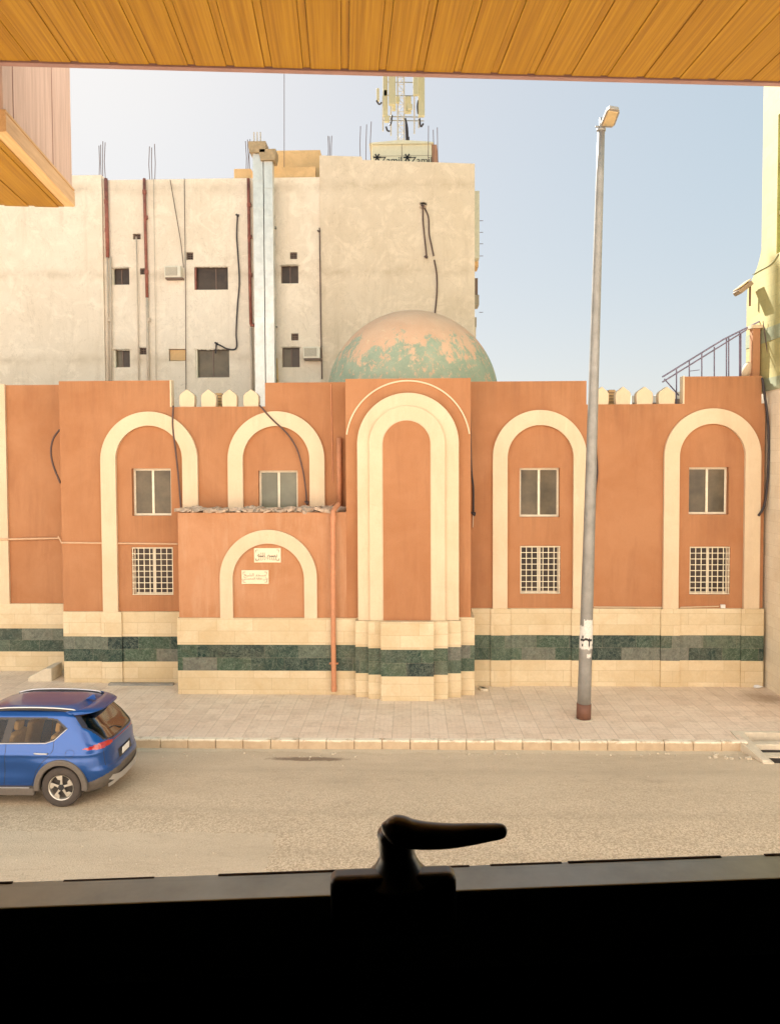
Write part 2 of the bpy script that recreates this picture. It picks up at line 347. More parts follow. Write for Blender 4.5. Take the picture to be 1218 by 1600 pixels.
def domemat():
    t = NT('peeling_green_paint', .8); p = t.pos(); q = t.n('ShaderNodeSeparateXYZ'); t.l(p, q.inputs[0])
    sx = t.math('SUBTRACT', q.outputs[0], DC.x); sy = t.math('SUBTRACT', q.outputs[1], 24.6)
    dc = t.n('ShaderNodeCombineXYZ'); t.l(t.math('MULTIPLY', t.math('ARCTAN2', sy, sx), 7.0), dc.inputs[0]); t.l(t.math('MULTIPLY', q.outputs[2], .55), dc.inputs[1]); dv = dc.outputs[0]
    g = t.mix(t.ramp(t.noise(p, 2, 6, .7), [(.35, 0.0), (.7, 1.0)]), (.30, .37, .26), (.42, .47, .33))
    bare = t.mix(t.ramp(t.noise(p, 1.3, 6), [(.35, 0.0), (.7, 1.0)]), (.70, .42, .26), (.76, .50, .32))
    h = t.math('ADD', t.math('MULTIPLY', t.math('SUBTRACT', q.outputs[2], DOME_Z0), .36), t.math('ADD', t.math('MULTIPLY', t.math('SUBTRACT', t.noise(dv, .8, 8, .7, .25), .5), .9), t.math('MULTIPLY', t.math('SUBTRACT', t.noise(t.pos((1.3, 1.3, 1.0)), 1.5, 10, .75, .5), .5), 1.6)))
    f1 = t.ramp(h, [(.42, 0.0), (.50, 1.0)])
    fl = t.ramp(t.noise(t.pos((1.4, 1.4, .9)), 4.2, 12, .82, .4), [(.54, 0.0), (.57, 1.0)])
    f = t.math('MAXIMUM', t.math('MULTIPLY', f1, t.ramp(t.noise(t.pos((1.2, 1.2, .8)), 6.0, 12, .8, .3), [(.34, .35), (.42, 1.0)])), t.math('MULTIPLY', fl, .9))
    a = t.mix(f, g, bare)
    v = t.ramp(t.noise(p, 7, 10, .8, .5), [(.60, 0.0), (.63, 1.0)])
    a = t.mix(t.math('MULTIPLY', v, .8), a, (.80, .66, .40))
    t.color(a); t.bump(t.noise(p, 9, 8, .8), .4, .02); return t.m
def woodplank():
    t = NT('woodgrain_soffit_panel', .38); p = t.pos(obj=True); q = t.n('ShaderNodeSeparateXYZ'); t.l(p, q.inputs[0])
    cell = t.math('FLOOR', t.math('DIVIDE', q.outputs[0], .1772)); c = t.n('ShaderNodeCombineXYZ')
    t.l(t.math('ADD', q.outputs[0], t.math('MULTIPLY', cell, 3.7)), c.inputs[0]); t.l(t.math('MULTIPLY', q.outputs[1], .014), c.inputs[1]); t.l(cell, c.inputs[2])
    n1 = t.noise(c.outputs[0], 75, 5, .62, .15); n2 = t.noise(c.outputs[0], 190, 3, .5)
    a = t.ramp(n1, [(.30, (.20, .088, .002)), (.48, (.29, .145, .004)), (.66, (.37, .20, .012))])
    a = t.mix(t.math('MULTIPLY', t.ramp(n2, [(.4, 0.0), (.6, 1.0)]), .25), a, (.22, .08, .004))
    t.color(a); return t.m
M['wood'] = woodplank()
def pinkwood():
    t = NT('pale_woodgrain_panel', .45); p = t.pos((1, .9, .06), obj=True)
    n1 = t.noise(p, 45, 5, .6, .4)
    a = t.ramp(n1, [(.3, (.46, .32, .24)), (.6, (.60, .44, .35)), (.8, (.66, .50, .41))])
    t.color(a); return t.m
M['pinkwood'] = pinkwood()
def tanwood():
    t = NT('tan_woodgrain_trim', .45); p = t.pos((1, .06, 1), obj=True)
    t.color(t.ramp(t.noise(p, 60, 4, .6, .4), [(.3, (.50, .31, .14)), (.7, (.66, .44, .22))])); return t.m
M['tanwood'] = tanwood()
M['fascia'] = simple('brown_pink_fascia', (.26, .15, .13), .5)
M['galv'] = simple('galvanised_steel', (.27, .26, .235), .5, .3, .2, 3, .2)
M['brownpaint'] = simple('brown_base_paint', (.17, .075, .045), .7, 0, .2, 4)
M['lampgrey'] = simple('lamp_housing', (.34, .30, .25), .5, .2)
M['lens'] = simple('lamp_lens', (.62, .46, .24), .3)
M['paper'] = simple('weathered_paper', (.66, .64, .58), .8, 0, .18, 30)
M['ink'] = simple('black_ink', (.03, .03, .03), .7)
M['grey_ink'] = simple('engraved_grey_paint', (.22, .19, .14), .7)
M['plaque'] = simple('cream_marble_plaque', (.78, .66, .46), .45, 0, .06, 12)
M['cable'] = simple('black_cable', (.035, .026, .028), .6)
M['cable_brown'] = simple('brown_cable', (.10, .055, .045), .6)
M['pipe_o'] = simple('terracotta_painted_pipe', (.55, .24, .12), .6, 0, .15, 5)
M['conduit_p'] = simple('peach_conduit', (.62, .40, .24), .6, 0, .1, 5)
M['pipe_red'] = simple('rusty_red_pipe', (.29, .10, .07), .65, 0, .4, 4, .2)
M['pipe_pale'] = simple('painted_over_pipe', (.58, .47, .36), .7, 0, .12, 5)
M['duct'] = simple('galvanised_duct_sheet', (.66, .67, .63), .38, .4, .16, 2.5)
M['duct_rust'] = simple('weathered_duct_cap', (.42, .30, .17), .6, .2, .3, 6)
M['frame_w'] = simple('cream_window_frame', (.74, .66, .50), .5)
M['frame_b'] = simple('brown_window_frame', (.16, .10, .07), .5)
def panemat(name, c, c2, rough=.12):
    t = NT(name, rough); p = t.pos()
    t.color(t.mix(t.ramp(t.noise(p, 1.5, 6, .6), [(.35, 0.0), (.7, 1.0)]), c, c2)); t.b.inputs['Specular IOR Level'].default_value = .3
    t.bump(t.noise(p, 1.6, 3), .25, .03); return t.m
M['pane'] = panemat('dusty_brown_pane', (.075, .06, .036), (.16, .125, .075), .22)
M['pane_g'] = panemat('green_grey_pane', (.15, .15, .11), (.22, .22, .16), .2)
M['pane_dk'] = panemat('dark_brown_pane', (.045, .033, .026), (.10, .07, .05), .35)
M['dark'] = simple('dark_opening', (.03, .022, .018), .9)
M['grille'] = simple('cream_painted_bars', (.78, .70, .52), .5)
M['ac'] = simple('air_conditioner_casing', (.74, .68, .55), .5, 0, .08, 5)
M['acg'] = simple('air_conditioner_grille', (.34, .29, .22), .6, 0, .2, 30)
M['rebar'] = simple('rusty_rebar', (.14, .09, .08), .8, .2)
M['antenna'] = simple('antenna_shroud', (.50, .44, .27), .5, 0, .06)
M['lattice'] = simple('white_steel', (.52, .46, .38), .5)
M['cabinet'] = simple('cabinet_panel', (.66, .60, .44), .55, 0, .06)
M['rail'] = simple('purple_grey_paint', (.20, .17, .24), .5, .2)
M['rubble'] = simple('cement_rubble', (.50, .38, .28), .95, 0, .3, 5, .6)
M['concrete'] = simple('pale_concrete', (.62, .54, .41), .92, 0, .15, 4, .4)
M['greenglass'] = simple('green_tower_glass', (.30, .62, .24), .2, 0, .15, 2)
M['band_g'] = simple('grey_green_stone_band', (.27, .29, .17), .6, 0, .2, 4)
M['room'] = simple('dark_room_shade', (.03, .026, .022), .95)  # near-black: the room's lack of light is put into its colour
M['winframe'] = simple('grey_window_frame', (.34, .38, .37), .42, .75, .16, 14)
M['handle'] = simple('black_handle_plastic', (.03, .03, .03), .33)
M['handle'].node_tree.nodes['Principled BSDF'].inputs['Specular IOR Level'].default_value = .9

# ================================================================== THE SETTING
mb = MB(); mb.box(-600, 600, -40, 900, -.6, -.02); structure(mb.build('ground', simple('sandy_ground', (.45, .34, .22), .95, 0, .2, .5, 0, False)))
mb = MB(); mb.box(-60, 60, 3.0, 15.94, -.3, 0.0); structure(mb.build('road', M['asphalt']))
mb = MB()
mb.box(-60, 7.0, 16.08, 26, -.3, .18); mb.box(7.0, 60, 16.62, 26, -.3, .18)
structure(mb.build('pavement', M['pavers']))
mb = MB(); x = -40.0; KZ = .195
while x < 6.95:
    L = .588; jz = random.uniform(-.006, .008); jy = random.uniform(-.008, .01)
    x1 = min(x+L, 7.0)
    mb.box(x+.004, x1-.004, 15.93+jy, 16.08, -.1, KZ+jz); x = x1
structure(mb.build('kerb', M['kerb'], bevel=.018))

# ================================================================== MOSQUE
YA, YC, YE, YW = 20.15, 19.95, 19.15, 21.30          # plinth planes: left bays, right bays, entrance/bay, far wing
G = .18
mosque = thing('mosque', 'terracotta mosque with cream arches, green marble band and weathered green dome', 'mosque', (0, 22, G))
mosque['label'] = 'terracotta mosque with cream arches, green marble band and peeling dome along the pavement'
BP = .08
def wall_holes(name, x0, x1, z0, z1, yf, depth, holes, m, parent, hd=.24):
    mb = MB(); bm = mb.bm
    xs = sorted({x0, x1, *[h[0] for h in holes], *[h[1] for h in holes]}); zs = sorted({z0, z1, *[h[2] for h in holes], *[h[3] for h in holes]})
    def q(*p): bm.faces.new([bm.verts.new(v) for v in p])
    for i in range(len(xs)-1):
        for j in range(len(zs)-1):
            cx, cz = (xs[i]+xs[i+1])/2, (zs[j]+zs[j+1])/2
            if any(h[0] < cx < h[1] and h[2] < cz < h[3] for h in holes): continue
            q((xs[i], yf, zs[j]), (xs[i+1], yf, zs[j]), (xs[i+1], yf, zs[j+1]), (xs[i], yf, zs[j+1]))
    for a, b, c, d in holes:
        y2 = yf+hd
        q((a, yf, c), (a, yf, d), (a, y2, d), (a, y2, c)); q((b, yf, c), (b, y2, c), (b, y2, d), (b, yf, d))
        q((a, yf, c), (a, y2, c), (b, y2, c), (b, yf, c)); q((a, yf, d), (b, yf, d), (b, y2, d), (a, y2, d))
        q((a, y2, c), (a, y2, d), (b, y2, d), (b, y2, c))
    yb = yf+depth
    q((x0, yf, z0), (x0, yf, z1), (x0, yb, z1), (x0, yb, z0)); q((x1, yf, z0), (x1, yb, z0), (x1, yb, z1), (x1, yf, z1))
    q((x0, yf, z1), (x1, yf, z1), (x1, yb, z1), (x0, yb, z1)); q((x0, yb, z0), (x0, yb, z1), (x1, yb, z1), (x1, yb, z0))
    return mb.build(name, m, parent, recalc=False)

def rect(px0, py0, px1, py1, Y):
    a = at(px0, py1, Y); b = at(px1, py0, Y); return (a.x, b.x, a.z, b.z)
winU = [(207, 732, 267, 806, YA, 'p'), (404, 735, 465, 797, YA, 'g'), (811, 731, 874, 808, YC, 'p'), (1075, 730, 1138, 804, YC, 'p')]
winL = [(207, 855, 270, 930, YA), (812, 853, 875, 928, YC), (1076, 854, 1140, 929, YC)]
def holes_for(Y): return [rect(w[0], w[1], w[2], w[3], Y+BP) for w in winU+winL if w[4] == Y]
# --- orange walls
yA, yC, yE, yW = YA+BP, YC+BP, YE+BP, YW+BP
xAl, xAr, xBr = X(95.5, yA), X(267, yA, 610), X(541, yA)
zAp, zAt, zAlow = Z(957, YA, 180), Z(595, yA, 180), Z(635.5, yA, 340)
zBt = Z(597.5, yA, 480)
wall_holes('wall', xAl, xBr, zAp, zAlow, yA, .35, holes_for(YA), M['orange'], mosque)
def raised(x0, x1, z0, z1, y, cream_side):
    t = .22
    mb = MB(); mb.box(x0 + (.0 if cream_side != 'l' else .03), x1 - (.0 if cream_side != 'r' else .03), y, y+t, z0, z1); mb.build('parapet', M['orange'], mosque)
    mb = MB()
    if cream_side == 'r': mb.box(x1-.03, x1+.012, y+.004, y+t+.02, z0, z1+.015)
    if cream_side == 'l': mb.box(x0-.012, x0+.03, y+.004, y+t+.02, z0, z1+.015)
    if cream_side: mb.build('parapet_edge', M['cream'], mosque)
raised(xAl, xAr, zAlow, zAt, yA, 'r')
raised(X(414, yA, 615), xBr, zAlow, zBt, yA, None)
xCl, xCr = X(733, yC), X(1193, yC)
zCp, zCt, zClow, zDt = Z(951, YC, 850), Z(595.5, yC, 850), Z(631.5, yC, 1000), Z(588, yC, 1120)
wall_holes('wall', xCl, xCr, zCp, zClow, yC, .35, holes_for(YC), M['orange'], mosque)
raised(xCl, X(915.5, yC, 615), zClow, zCt, yC, None)
raised(X(1067, yC, 610), X(1189, yC, 610), zClow, zDt, yC, 'l')
# far left wing
xW1 = X(92, yW) + .6
mb = MB(); mb.box(-19, xW1, yW, yW+.4, Z(944, YW, 50), Z(601.5, yW, 50)); mb.build('wall', M['orange'], mosque)
mb = MB(); mb.box(X(-22, yW), X(13, yW), yW-.07, yW, Z(944, YW, 10), Z(600.5, yW, 10)); mb.build('pilaster', M['cream'], mosque)
mb = MB(); mb.box(xAl, xAl+.3, yA+.3, yW+.3, zAp, zAt); mb.build('wall', M['orange'], mosque)
# entrance block
xEl, xEr = X(279, yE, 880), X(545, yE)
zEt = Z(801, yE, 400); zEp = Z(967, YE, 400)
mb = MB(); mb.box(xEl, xEr, yE, yA-.01, zEp, zEt); mb.build('wall', M['orange_pale'], mosque)
# central bay
xBl, xBR = X(540.5, yE), X(735, yE)
mb = MB(); mb.box(xBl, xBR, yE-.02, yA+.4, Z(970, YE, 637), Z(591.5, yE, 637)); mb.build('wall', M['orange'], mosque)
# --- plinth: stone above and below a marble band
def plinth(x0, x1, Y, back, zt, m1, m0, zb=G, proud=.0):
    mb = MB(); mb.box(x0, x1, Y-proud, back, zb, m0); mb.build('plinth', M['stone'], mosque, bevel=.006)
    mb = MB(); mb.box(x0, x1, Y-proud, back, m1, zt); mb.build('plinth', M['stone'], mosque, bevel=.006)
    mb = MB(); mb.box(x0+.003, x1-.003, Y-proud+.004, back-.01, m0, m1); mb.build('marble_band', M['marble'], mosque)
pA = (Z(956, YA, 180), Z(994.5, YA, 180), Z(1033.5, YA, 180))
plinth(X(94.5, YA), X(300, YA), YA, yW+.2, *pA)
plinth(X(155, YA), X(187.5, YA), YA, YA+.02, *pA, proud=.05)
pC = (Z(951, YC, 900), Z(992.5, YC, 900), Z(1031.5, YC, 900))
plinth(X(736, YC), X(1196, YC), YC, YC+.4, *pC)
for a, b in ((766, 797), (893, 925), (1033, 1063), (1159, 1194)): plinth(X(a, YC), X(b, YC), YC, YC+.02, *pC, proud=.05)
pE = (Z(966, YE, 400), Z(1007.5, YE, 400), Z(1048, YE, 400))
plinth(X(273.5, YE), X(556, YE), YE, YA+.1, *pE)
plinth(X(556, YE)+.002, X(741, YE), YE+.0, YC+.1, Z(965, YE, 730), pE[1], pE[2])
pW = (Z(943.5, YW, 50), Z(982, YW, 50), Z(1018, YW, 50))
plinth(-19, X(100, YW), YW, YW+.5, *pW)
steps = [(555, 720, YE-.20, 970), (575, 699.5, YE-.34, 971), (594.5, 677.5, YE-.50, 972)]
for k, (a, b, Y, t) in enumerate(steps):
    plinth(X(a, Y, 1000), X(b, Y, 1000), Y, YE-.001 if k == 0 else steps[k-1][2]-.001, Z(t, Y, 637), pE[1]-.0, pE[2]-.0)
# --- arches
def arch_pts(xl, xr, ztop, zbot, n=40):
    c = (xl+xr)/2; r = (xr-xl)/2; zs = ztop-r
    return [(xl, zbot)] + [(c-r*math.cos(math.pi*k/n), zs+r*math.sin(math.pi*k/n)) for k in range(n+1)] + [(xr, zbot)]
def arch(o, i, bot, Y, proud=.09, name='arch_trim', m='cream'):
    yf = Y-proud; my = 760
    zb = Z(bot, Y, (o[0]+o[1])/2)
    O = arch_pts(X(o[0], yf, my), X(o[1], yf, my), Z(o[2], yf, (o[0]+o[1])/2), zb); I = arch_pts(X(i[0], yf, my), X(i[1], yf, my), Z(i[2], yf, (i[0]+i[1])/2), zb)
    mb = MB(); mb.ring(O, I, yf, Y+.02); return mb.build(name, M[m], mosque)
arch((157.5, 309, 643), (181, 285, 665), 956, yA)
arch((356, 507, 642.5), (379.5, 483.5, 665.5), 797, yA)
arch((769.5, 916, 640.5), (792.5, 895.5, 664), 951, yC)
arch((1037, 1188, 638), (1061, 1163.5, 662), 952, yC)
# entrance arch
yf = yE-.07
O = arch_pts(X(343.5, yf, 920), X(495, yf, 920), Z(828, yf, 420), zEp); I = arch_pts(X(363.5, yf, 920), X(475, yf, 920), Z(849.5, yf, 420), zEp)
mb = MB(); mb.ring(O, I, yf, yE+.02); mb.build('arch_trim', M['cream'], mosque)
# paler plaster inside the upper middle arch
mb = MB(); P = arch_pts(X(379, yA), X(484, yA), Z(665, yA, 430), zEt-.3)
wx = rect(404, 735, 465, 797, yA)
# bay: stepped arches
for (a, b, top, Y) in ((558, 716.5, 613.5, YE-.13), (576.5, 695, 634, YE-.21)):
    P = arch_pts(X(a, Y), X(b, Y), Z(top, Y, 637), Z(973, Y, 637)); mb = MB(); mb.prism(P, Y, yE-.01); mb.build('arch_trim', M['cream'], mosque, bevel=.008)
Y = YE-.235; Q0 = arch_pts(X(598, Y), X(672, Y), Z(657, Y, 637), Z(975, Y, 637))
mb = MB(); mb.prism(Q0, Y, YE-.20); mb.build('arch_panel', M['orange'], mosque)
# narrow moulded line round the bay
Y = yE-.02; c = at(637, 692, Y); r = (X(735, Y)-X(539, Y))/2*.995
L1 = []; L2 = []
for k in range(61):
    a = R_(8+164*k/60); L1.append((c.x-(r)*math.cos(a), c.z+r*math.sin(a))); L2.append((c.x-(r-.038)*math.cos(a), c.z+(r-.038)*math.sin(a)))
mb = MB(); mb.ring(L1, L2, Y-.03, Y+.01); mb.build('arch_moulding', M['cream'], mosque)
# --- windows
def mosque_window(r, Y, pm, grille):
    x0, x1, z0, z1 = r; fw = .055
    f = MB(); yy = Y+.15
    for b in ((x0, x0+fw, z0, z1), (x1-fw, x1, z0, z1), (x0+fw, x1-fw, z0, z0+fw), (x0+fw, x1-fw, z1-fw, z1)): f.box(b[0], b[1], yy, yy+.05, b[2], b[3])
    c = (x0+x1)/2
    f.box(c-.03, c+.03, yy-.012, yy+.04, z0+fw, z1-fw)
    w_ = f.build('window', M['frame_w'], mosque)
    p = MB(); p.box(x0+fw, c-.03, yy+.025, yy+.035, z0+fw, z1-fw); p.build('pane', pm, w_)
    p = MB(); p.box(c+.03, x1-fw, yy+.012, yy+.022, z0+fw, z1-fw); p.build('pane', pm, w_)
    if grille:
        g = MB(); yg = Y+.02
        for k in range(8):
            xx = x0+.02+(x1-x0-.04)*k/7; g.box(xx-.009, xx+.009, yg, yg+.018, z0+.01, z1-.01)
        for k in range(9):
            zz = z0+.02+(z1-z0-.04)*k/8; g.box(x0+.005, x1-.005, yg-.012, yg-.001, zz-.009, zz+.009)
        g.build('grille', M['grille'], w_)
for a, b, c_, d, Y, k in winU: mosque_window(rect(a, b, c_, d, Y+BP), Y+BP, M['pane'] if k == 'p' else M['pane_g'], False)
for a, b, c_, d, Y in winL: mosque_window(rect(a, b, c_, d, Y+BP), Y+BP, M['pane_dk'], True)
# --- merlons
def merlon(px0, px1, ptop, pbot, Y):
    x0, x1 = X(px0, Y, 620), X(px1, Y, 620); z0 = Z(pbot, Y, px0); z1 = Z(ptop, Y, px0); w_ = x1-x0; h = z1-z0; c = (x0+x1)/2
    P = [(x0+.04*w_, z0-.02), (x0, z0+.35*h), (x0+.01*w_, z0+.62*h), (x0+.10*w_, z0+.74*h), (x0+.30*w_, z0+.86*h), (c, z1), (x1-.30*w_, z0+.86*h), (x1-.10*w_, z0+.74*h), (x1-.01*w_, z0+.62*h), (x1, z0+.35*h), (x1-.04*w_, z0-.02)]
    mb = MB(); mb.prism(P, Y, Y+.22); mb.build('merlon', M['cream'], mosque, bevel=.01)
for a, b in ((280, 304), (314, 337.5), (346.5, 370), (380, 404)): merlon(a, b, 608, 636, yA+.05)
for a, b in ((929, 950.5), (961, 985), (993.5, 1019.5), (1028, 1054)): merlon(a, b, 604, 632.5, yC+.05)
# roof body, rear walls, drum and dome
mb = MB(); mb.box(xAl+.05, X(1193, yC)-.05, yA+.36, 28.6, G, 6.9); mb.box(-19, xAl+.049, YW+.51, 28.6, G, 6.9); mb.build('roof', simple('roof_screed', (.5, .42, .32), .95), mosque)
DC = at(644, 620, 24.6); DR = (at(775, 596, 24.6).x-at(513, 596, 24.6).x)/2*1.0; DOME_Z0 = at(644, 622, 24.6).z
M['dome'] = domemat()
mb = MB()
def dome_fn(u, v):
    a = 2*math.pi*u; e = (math.pi/2)*v*.999; rr = DR*1.02*math.cos(e)*(1+.004*math.cos(a*28)*math.cos(e)); return (DC.x+rr*math.cos(a), 24.6+rr*math.sin(a), DOME_Z0-.1+(at(644, 487, 24.6).z-DOME_Z0+.1)*math.sin(e))
mb.grid(dome_fn, 168, 48, wrap=True); mb.build('dome', M['dome'], mosque, smooth=True)
mb = MB(); mb.tube([(DC.x, 24.6, 6.9), (DC.x, 24.6, DOME_Z0-.05)], DR*1.03, 48); mb.build('drum', M['cream'], mosque)
# --- roof rubble on the entrance block
mb = MB()
for i in range(210):
    px = random.uniform(281, 538); y = random.uniform(yE+.03, yA-.15); x_ = X(px, y, 800)
    if x_ > xEr-.2: continue
    s_ = random.uniform(.03, .13)*(1.4 if px > 470 else 1.0)
    Mx = Matrix.Rotation(random.random()*6, 3, 'Z') @ Matrix.Rotation(random.uniform(-.4, .4), 3, 'X')
    mb.obox((x_, y, zEt+s_*.2+random.uniform(0, .05)), (s_*random.uniform(1, 2.6), s_*random.uniform(.8, 1.6), s_*random.uniform(.35, .8)), Mx)
def mound(u, v):
    x_ = xEl+.05+(xEr-xEl-.3)*u; y = yE+.02+(yA-yE-.1)*v
    h = .10*math.sin(math.pi*min(1, v*1.3))*(.5+.5*math.sin(u*19)+.4*math.sin(u*53+v*9)) + .05*random.random()
    return (x_, y, zEt+.004+max(0, h))
mb.grid(mound, 80, 10)
o = mb.build('rubble', M['rubble'], None, recalc=True); tag(o, 'broken cement rubble piled on the flat roof of the mosque entrance block', 'rubble', kind='stuff')
# --- terracotta pipes on the mosque
def pipe(pts, r, m, name='drainpipe', parent=mosque, n=12): mb = MB(); mb.tube(pts, r, n); return mb.build(name, m, parent, smooth=True)
yp = YE-.09; xp = X(520.5, yp, 930)
pz = lambda py, px=520: Z(py, yp, px)
p1 = smooth_pts([(xp, yp, pz(1078)), (xp-.005, yp, pz(1000)), (xp, yp, pz(900)), (xp+.01, yp, pz(810)), (xp+.03, yp+.05, pz(797)), (xp+.12, yp+.3, pz(789))], 5)
dp = pipe(p1, .062, M['pipe_o'])
mb = MB(); mb.tube([(xp, yp, pz(1080)), (xp, yp, pz(1071))], .072, 12); mb.build('collar', M['pipe_o'], dp); mb = MB(); mb.tube([(xp+.01, yp, pz(815)), (xp+.01, yp, pz(806))], .075, 12); mb.build('collar', M['pipe_o'], dp); mb = MB()
mb.box(xp-.11, xp+.11, yp-.02, YE+.01, pz(1037)-.01, pz(1037)+.015); mb.build('collar', M['pipe_o'], dp, smooth=False)
q = at(530, 740, yA-.1)
pipe([(q.x, yA-.1, Z(800, yA-.1, 530)), (q.x, yA-.1, Z(684, yA-.1, 530))], .068, M['pipe_o'])
pipe([at(502, 797, yA-.3), at(522, 787, yA-.35)], .02, M['pipe_o'], 'drainpipe')
# thin conduit lines
mb = MB(); y_ = yA-.03
mb.tube([at(97, 848, y_), at(278, 850, y_)], .024, 6); mb.tube([at(91, 838, y_), at(97, 849, y_)], .018, 6)
mb.tube([at(-10, 843, yW-.1), at(92, 841, yW-.1)], .026, 6)
mb.build('conduit', M['conduit_p'], mosque)
mb = MB(); mb.tube([at(927, 948.5, yC-.03), at(1034, 949, yC-.03)], .014, 6); mb.tube([at(1062, 949, yC-.03), at(1122, 947.5, yC-.03)], .014, 6); mb.build('conduit', M['cream'], mosque)
mb = MB(); a = at(1128, 947.5, yC-.02); mb.box(a.x-.055, a.x+.055, yC-.06, yC, a.z-.04, a.z+.05); mb.build('junction_box', simple('white_box', (.75, .73, .68), .5), mosque)
mb = MB(); mb.tube([at(517, 600, yA-.015), at(520, 752, yA-.015)], .014, 6); mb.build('conduit', M['pipe_o'], mosque)

# --- hanging cables
def cable(pp, Y, r, label, m='cable', grp=None, knots=()):
    P = [at(p[0], p[1], p[2] if len(p) > 2 else Y) for p in pp]
    mb = MB(); mb.tube(smooth_pts(P, 6), r, 7)
    for k in knots:
        c_ = at(k[0], k[1], Y)
        for j in range(3): mb.tube([c_+Vector((-.05+.04*j, 0, .05-.03*j)), c_+Vector((.04, -.02, -.04+.04*j))], r*1.2, 6)
    o = mb.build('cable', M[m], None, smooth=True); tag(o, label, 'cable', grp); return o
cable([(94, 671), (84, 685), (80, 705), (84, 728), (95, 755)], yA+.5, .028, 'dark cable loop bulging from the left corner of the mosque front', 'cable_brown')
cable([(271, 634), (270, 665), (274, 700), (278, 735), (281, 770), (283, 795)], yA-.09, .024, 'dark cable hanging over the right leg of the left arch', 'cable_brown')
cable([(405, 633), (425, 655), (448, 677), (463, 700), (472, 730), (477, 760), (479, 783)], yA-.11, .022, 'dark cable slanting across the arch above the entrance block', 'cable_brown', knots=[(479, 786)])
cable([(733.5, 640), (735, 700), (736, 735), (739, 765), (739, 800)], yC-.06, .026, 'black knotted cable hanging beside the central bay', knots=[(739, 803)])
cable([(739, 804), (738, 824)], yC-.06, .012, 'short pale cable end below the black knot by the central bay', 'pipe_pale')
cable([(930, 700), (932, 725), (932, 745), (929, 770), (928, 795)], yC-.05, .025, 'dark cable hanging behind the street lamp pole')
cable([(1190, 590), (1194, 620), (1199, 660), (1200, 710), (1198, 755), (1193, 790), (1184, 806)], yC-.12, .032, 'thick dark cable hanging down by the tower wall at far right')

# --- plaques
def text_mesh(body, size, loc_, m, name, parent, ext=.002, align='CENTER', rx=math.pi/2):
    cu = bpy.data.curves.new(name, 'FONT'); cu.body = body; cu.size = size; cu.extrude = ext; cu.align_x = align; cu.align_y = 'CENTER'
    o = bpy.data.objects.new(name, cu); C.objects.link(o)
    bpy.context.view_layer.update(); dg = bpy.context.evaluated_depsgraph_get()
    me = bpy.data.meshes.new_from_object(o.evaluated_get(dg)); C.objects.unlink(o); bpy.data.objects.remove(o)
    me.materials.clear(); me.materials.append(m)
    q = bpy.data.objects.new(name, me); C.objects.link(q); q.parent = parent; q.location = Vector(loc_)-(wloc(parent) if parent else Vector((0, 0, 0))); q.rotation_euler = (rx, 0, 0)
    return q
def ar(s):
    # presentation forms, visual order
    return s[::-1]
Y = yE-.035
for k, (r, lab) in enumerate((((397, 856.5, 438.5, 879), 'upper carved cream plaque inside the entrance arch, with flowing calligraphy'), ((377.5, 891, 419.5, 912.5), 'lower cream plaque inside the entrance arch, two short lines of writing'))):
    x0, x1, z0, z1 = rect(*r, Y); c = ((x0+x1)/2, Y, (z0+z1)/2)
    pl = thing('sign', lab, 'sign', (c[0], yE, z0))
    mb = MB(); mb.box(x0, x1, Y, yE+.002, z0, z1); mb.build('plate', M['plaque'], pl, bevel=.006)
    W, H = x1-x0, z1-z0
    if k == 1:
        text_mesh(ar('\ufee3\ufeb4\ufea0\ufeaa \ufe8d\ufedf\ufeb8\ufef4\ufea6'), .11, (c[0], Y-.003, c[2]+H*.16), M['grey_ink'], 'lettering', pl)
        text_mesh(ar('\ufecb\ufee0\ufef0 \ufee7\ufed4\ufed8\ufe94 \ufe8d\ufedf\ufee4\ufea4\ufeb4\ufee8\ufef4\ufee6'), .085, (c[0], Y-.003, c[2]-H*.10), M['grey_ink'], 'lettering', pl)
    else:
        text_mesh(ar('\ufe91\ufeb4\ufee2 \ufe8d\ufedf\ufee0\ufeea'), .16, (c[0], Y-.003, c[2]+H*.02), M['grey_ink'], 'lettering', pl)
        mb = MB()
        for sx in (-1, 1):
            for j in range(4):
                a0 = R_(25+j*32); cx_ = c[0]+sx*(.10+.052*j); 
                pts = [Vector((cx_+sx*.05*math.cos(a0+t*.55), Y-.004, c[2]-H*.18+.055*math.sin(a0+t*.55))) for t in range(8)]
                mb.tube(pts, .0055, 5)
        mb.build('lettering', M['grey_ink'], pl)
    for sx in (-1, 1):
        for sz in (-1, 1):
            mb = MB(); X0 = c[0]+sx*(W/2-.045); Z0 = c[2]+sz*(H/2-.045)
            mb.box(X0-sx*.06, X0, Y-.004, Y+.001, Z0-.006, Z0+.006); mb.box(X0-.006, X0+.006, Y-.005, Y, Z0, Z0-sz*.06)
            mb.build('corner_ornament', M['grey_ink'], pl)

# ================================================================== APARTMENT BLOCK BEHIND
YB = 30.0
apt = thing('apartment_building', 'tall grimy cream apartment block with few small windows rising behind the mosque', 'building', (-5, 36, 0))
bwin = [(175, 418, 202, 445), (178, 546, 203, 574), (304, 416, 356, 453), (306, 545, 358, 590), (439, 414, 466, 443), (441, 542, 468, 574)]
bvent = [(291, 394, 302, 406), (219, 419, 229, 429), (218, 543, 229, 554), (453, 394, 464, 405), (455, 521, 466, 532), (208, 365, 220, 374), (264, 545, 290, 564)]
hol = [rect(*r, YB) for r in bwin+bvent]
xs0, xs1, xs2 = X(163, YB, 420), X(500.5, YB, 400), X(741, YB, 400)
wall_holes('wall', xs0, xs1, 0, Z(279.5, YB, 300), YB, 14, hol, M['bgL'], apt, .22)
mb = MB(); mb.box(-24, xs0-.002, YB-.10, YB+14, 0, Z(276, YB, 80)); mb.build('wall', M['bgL'], apt)
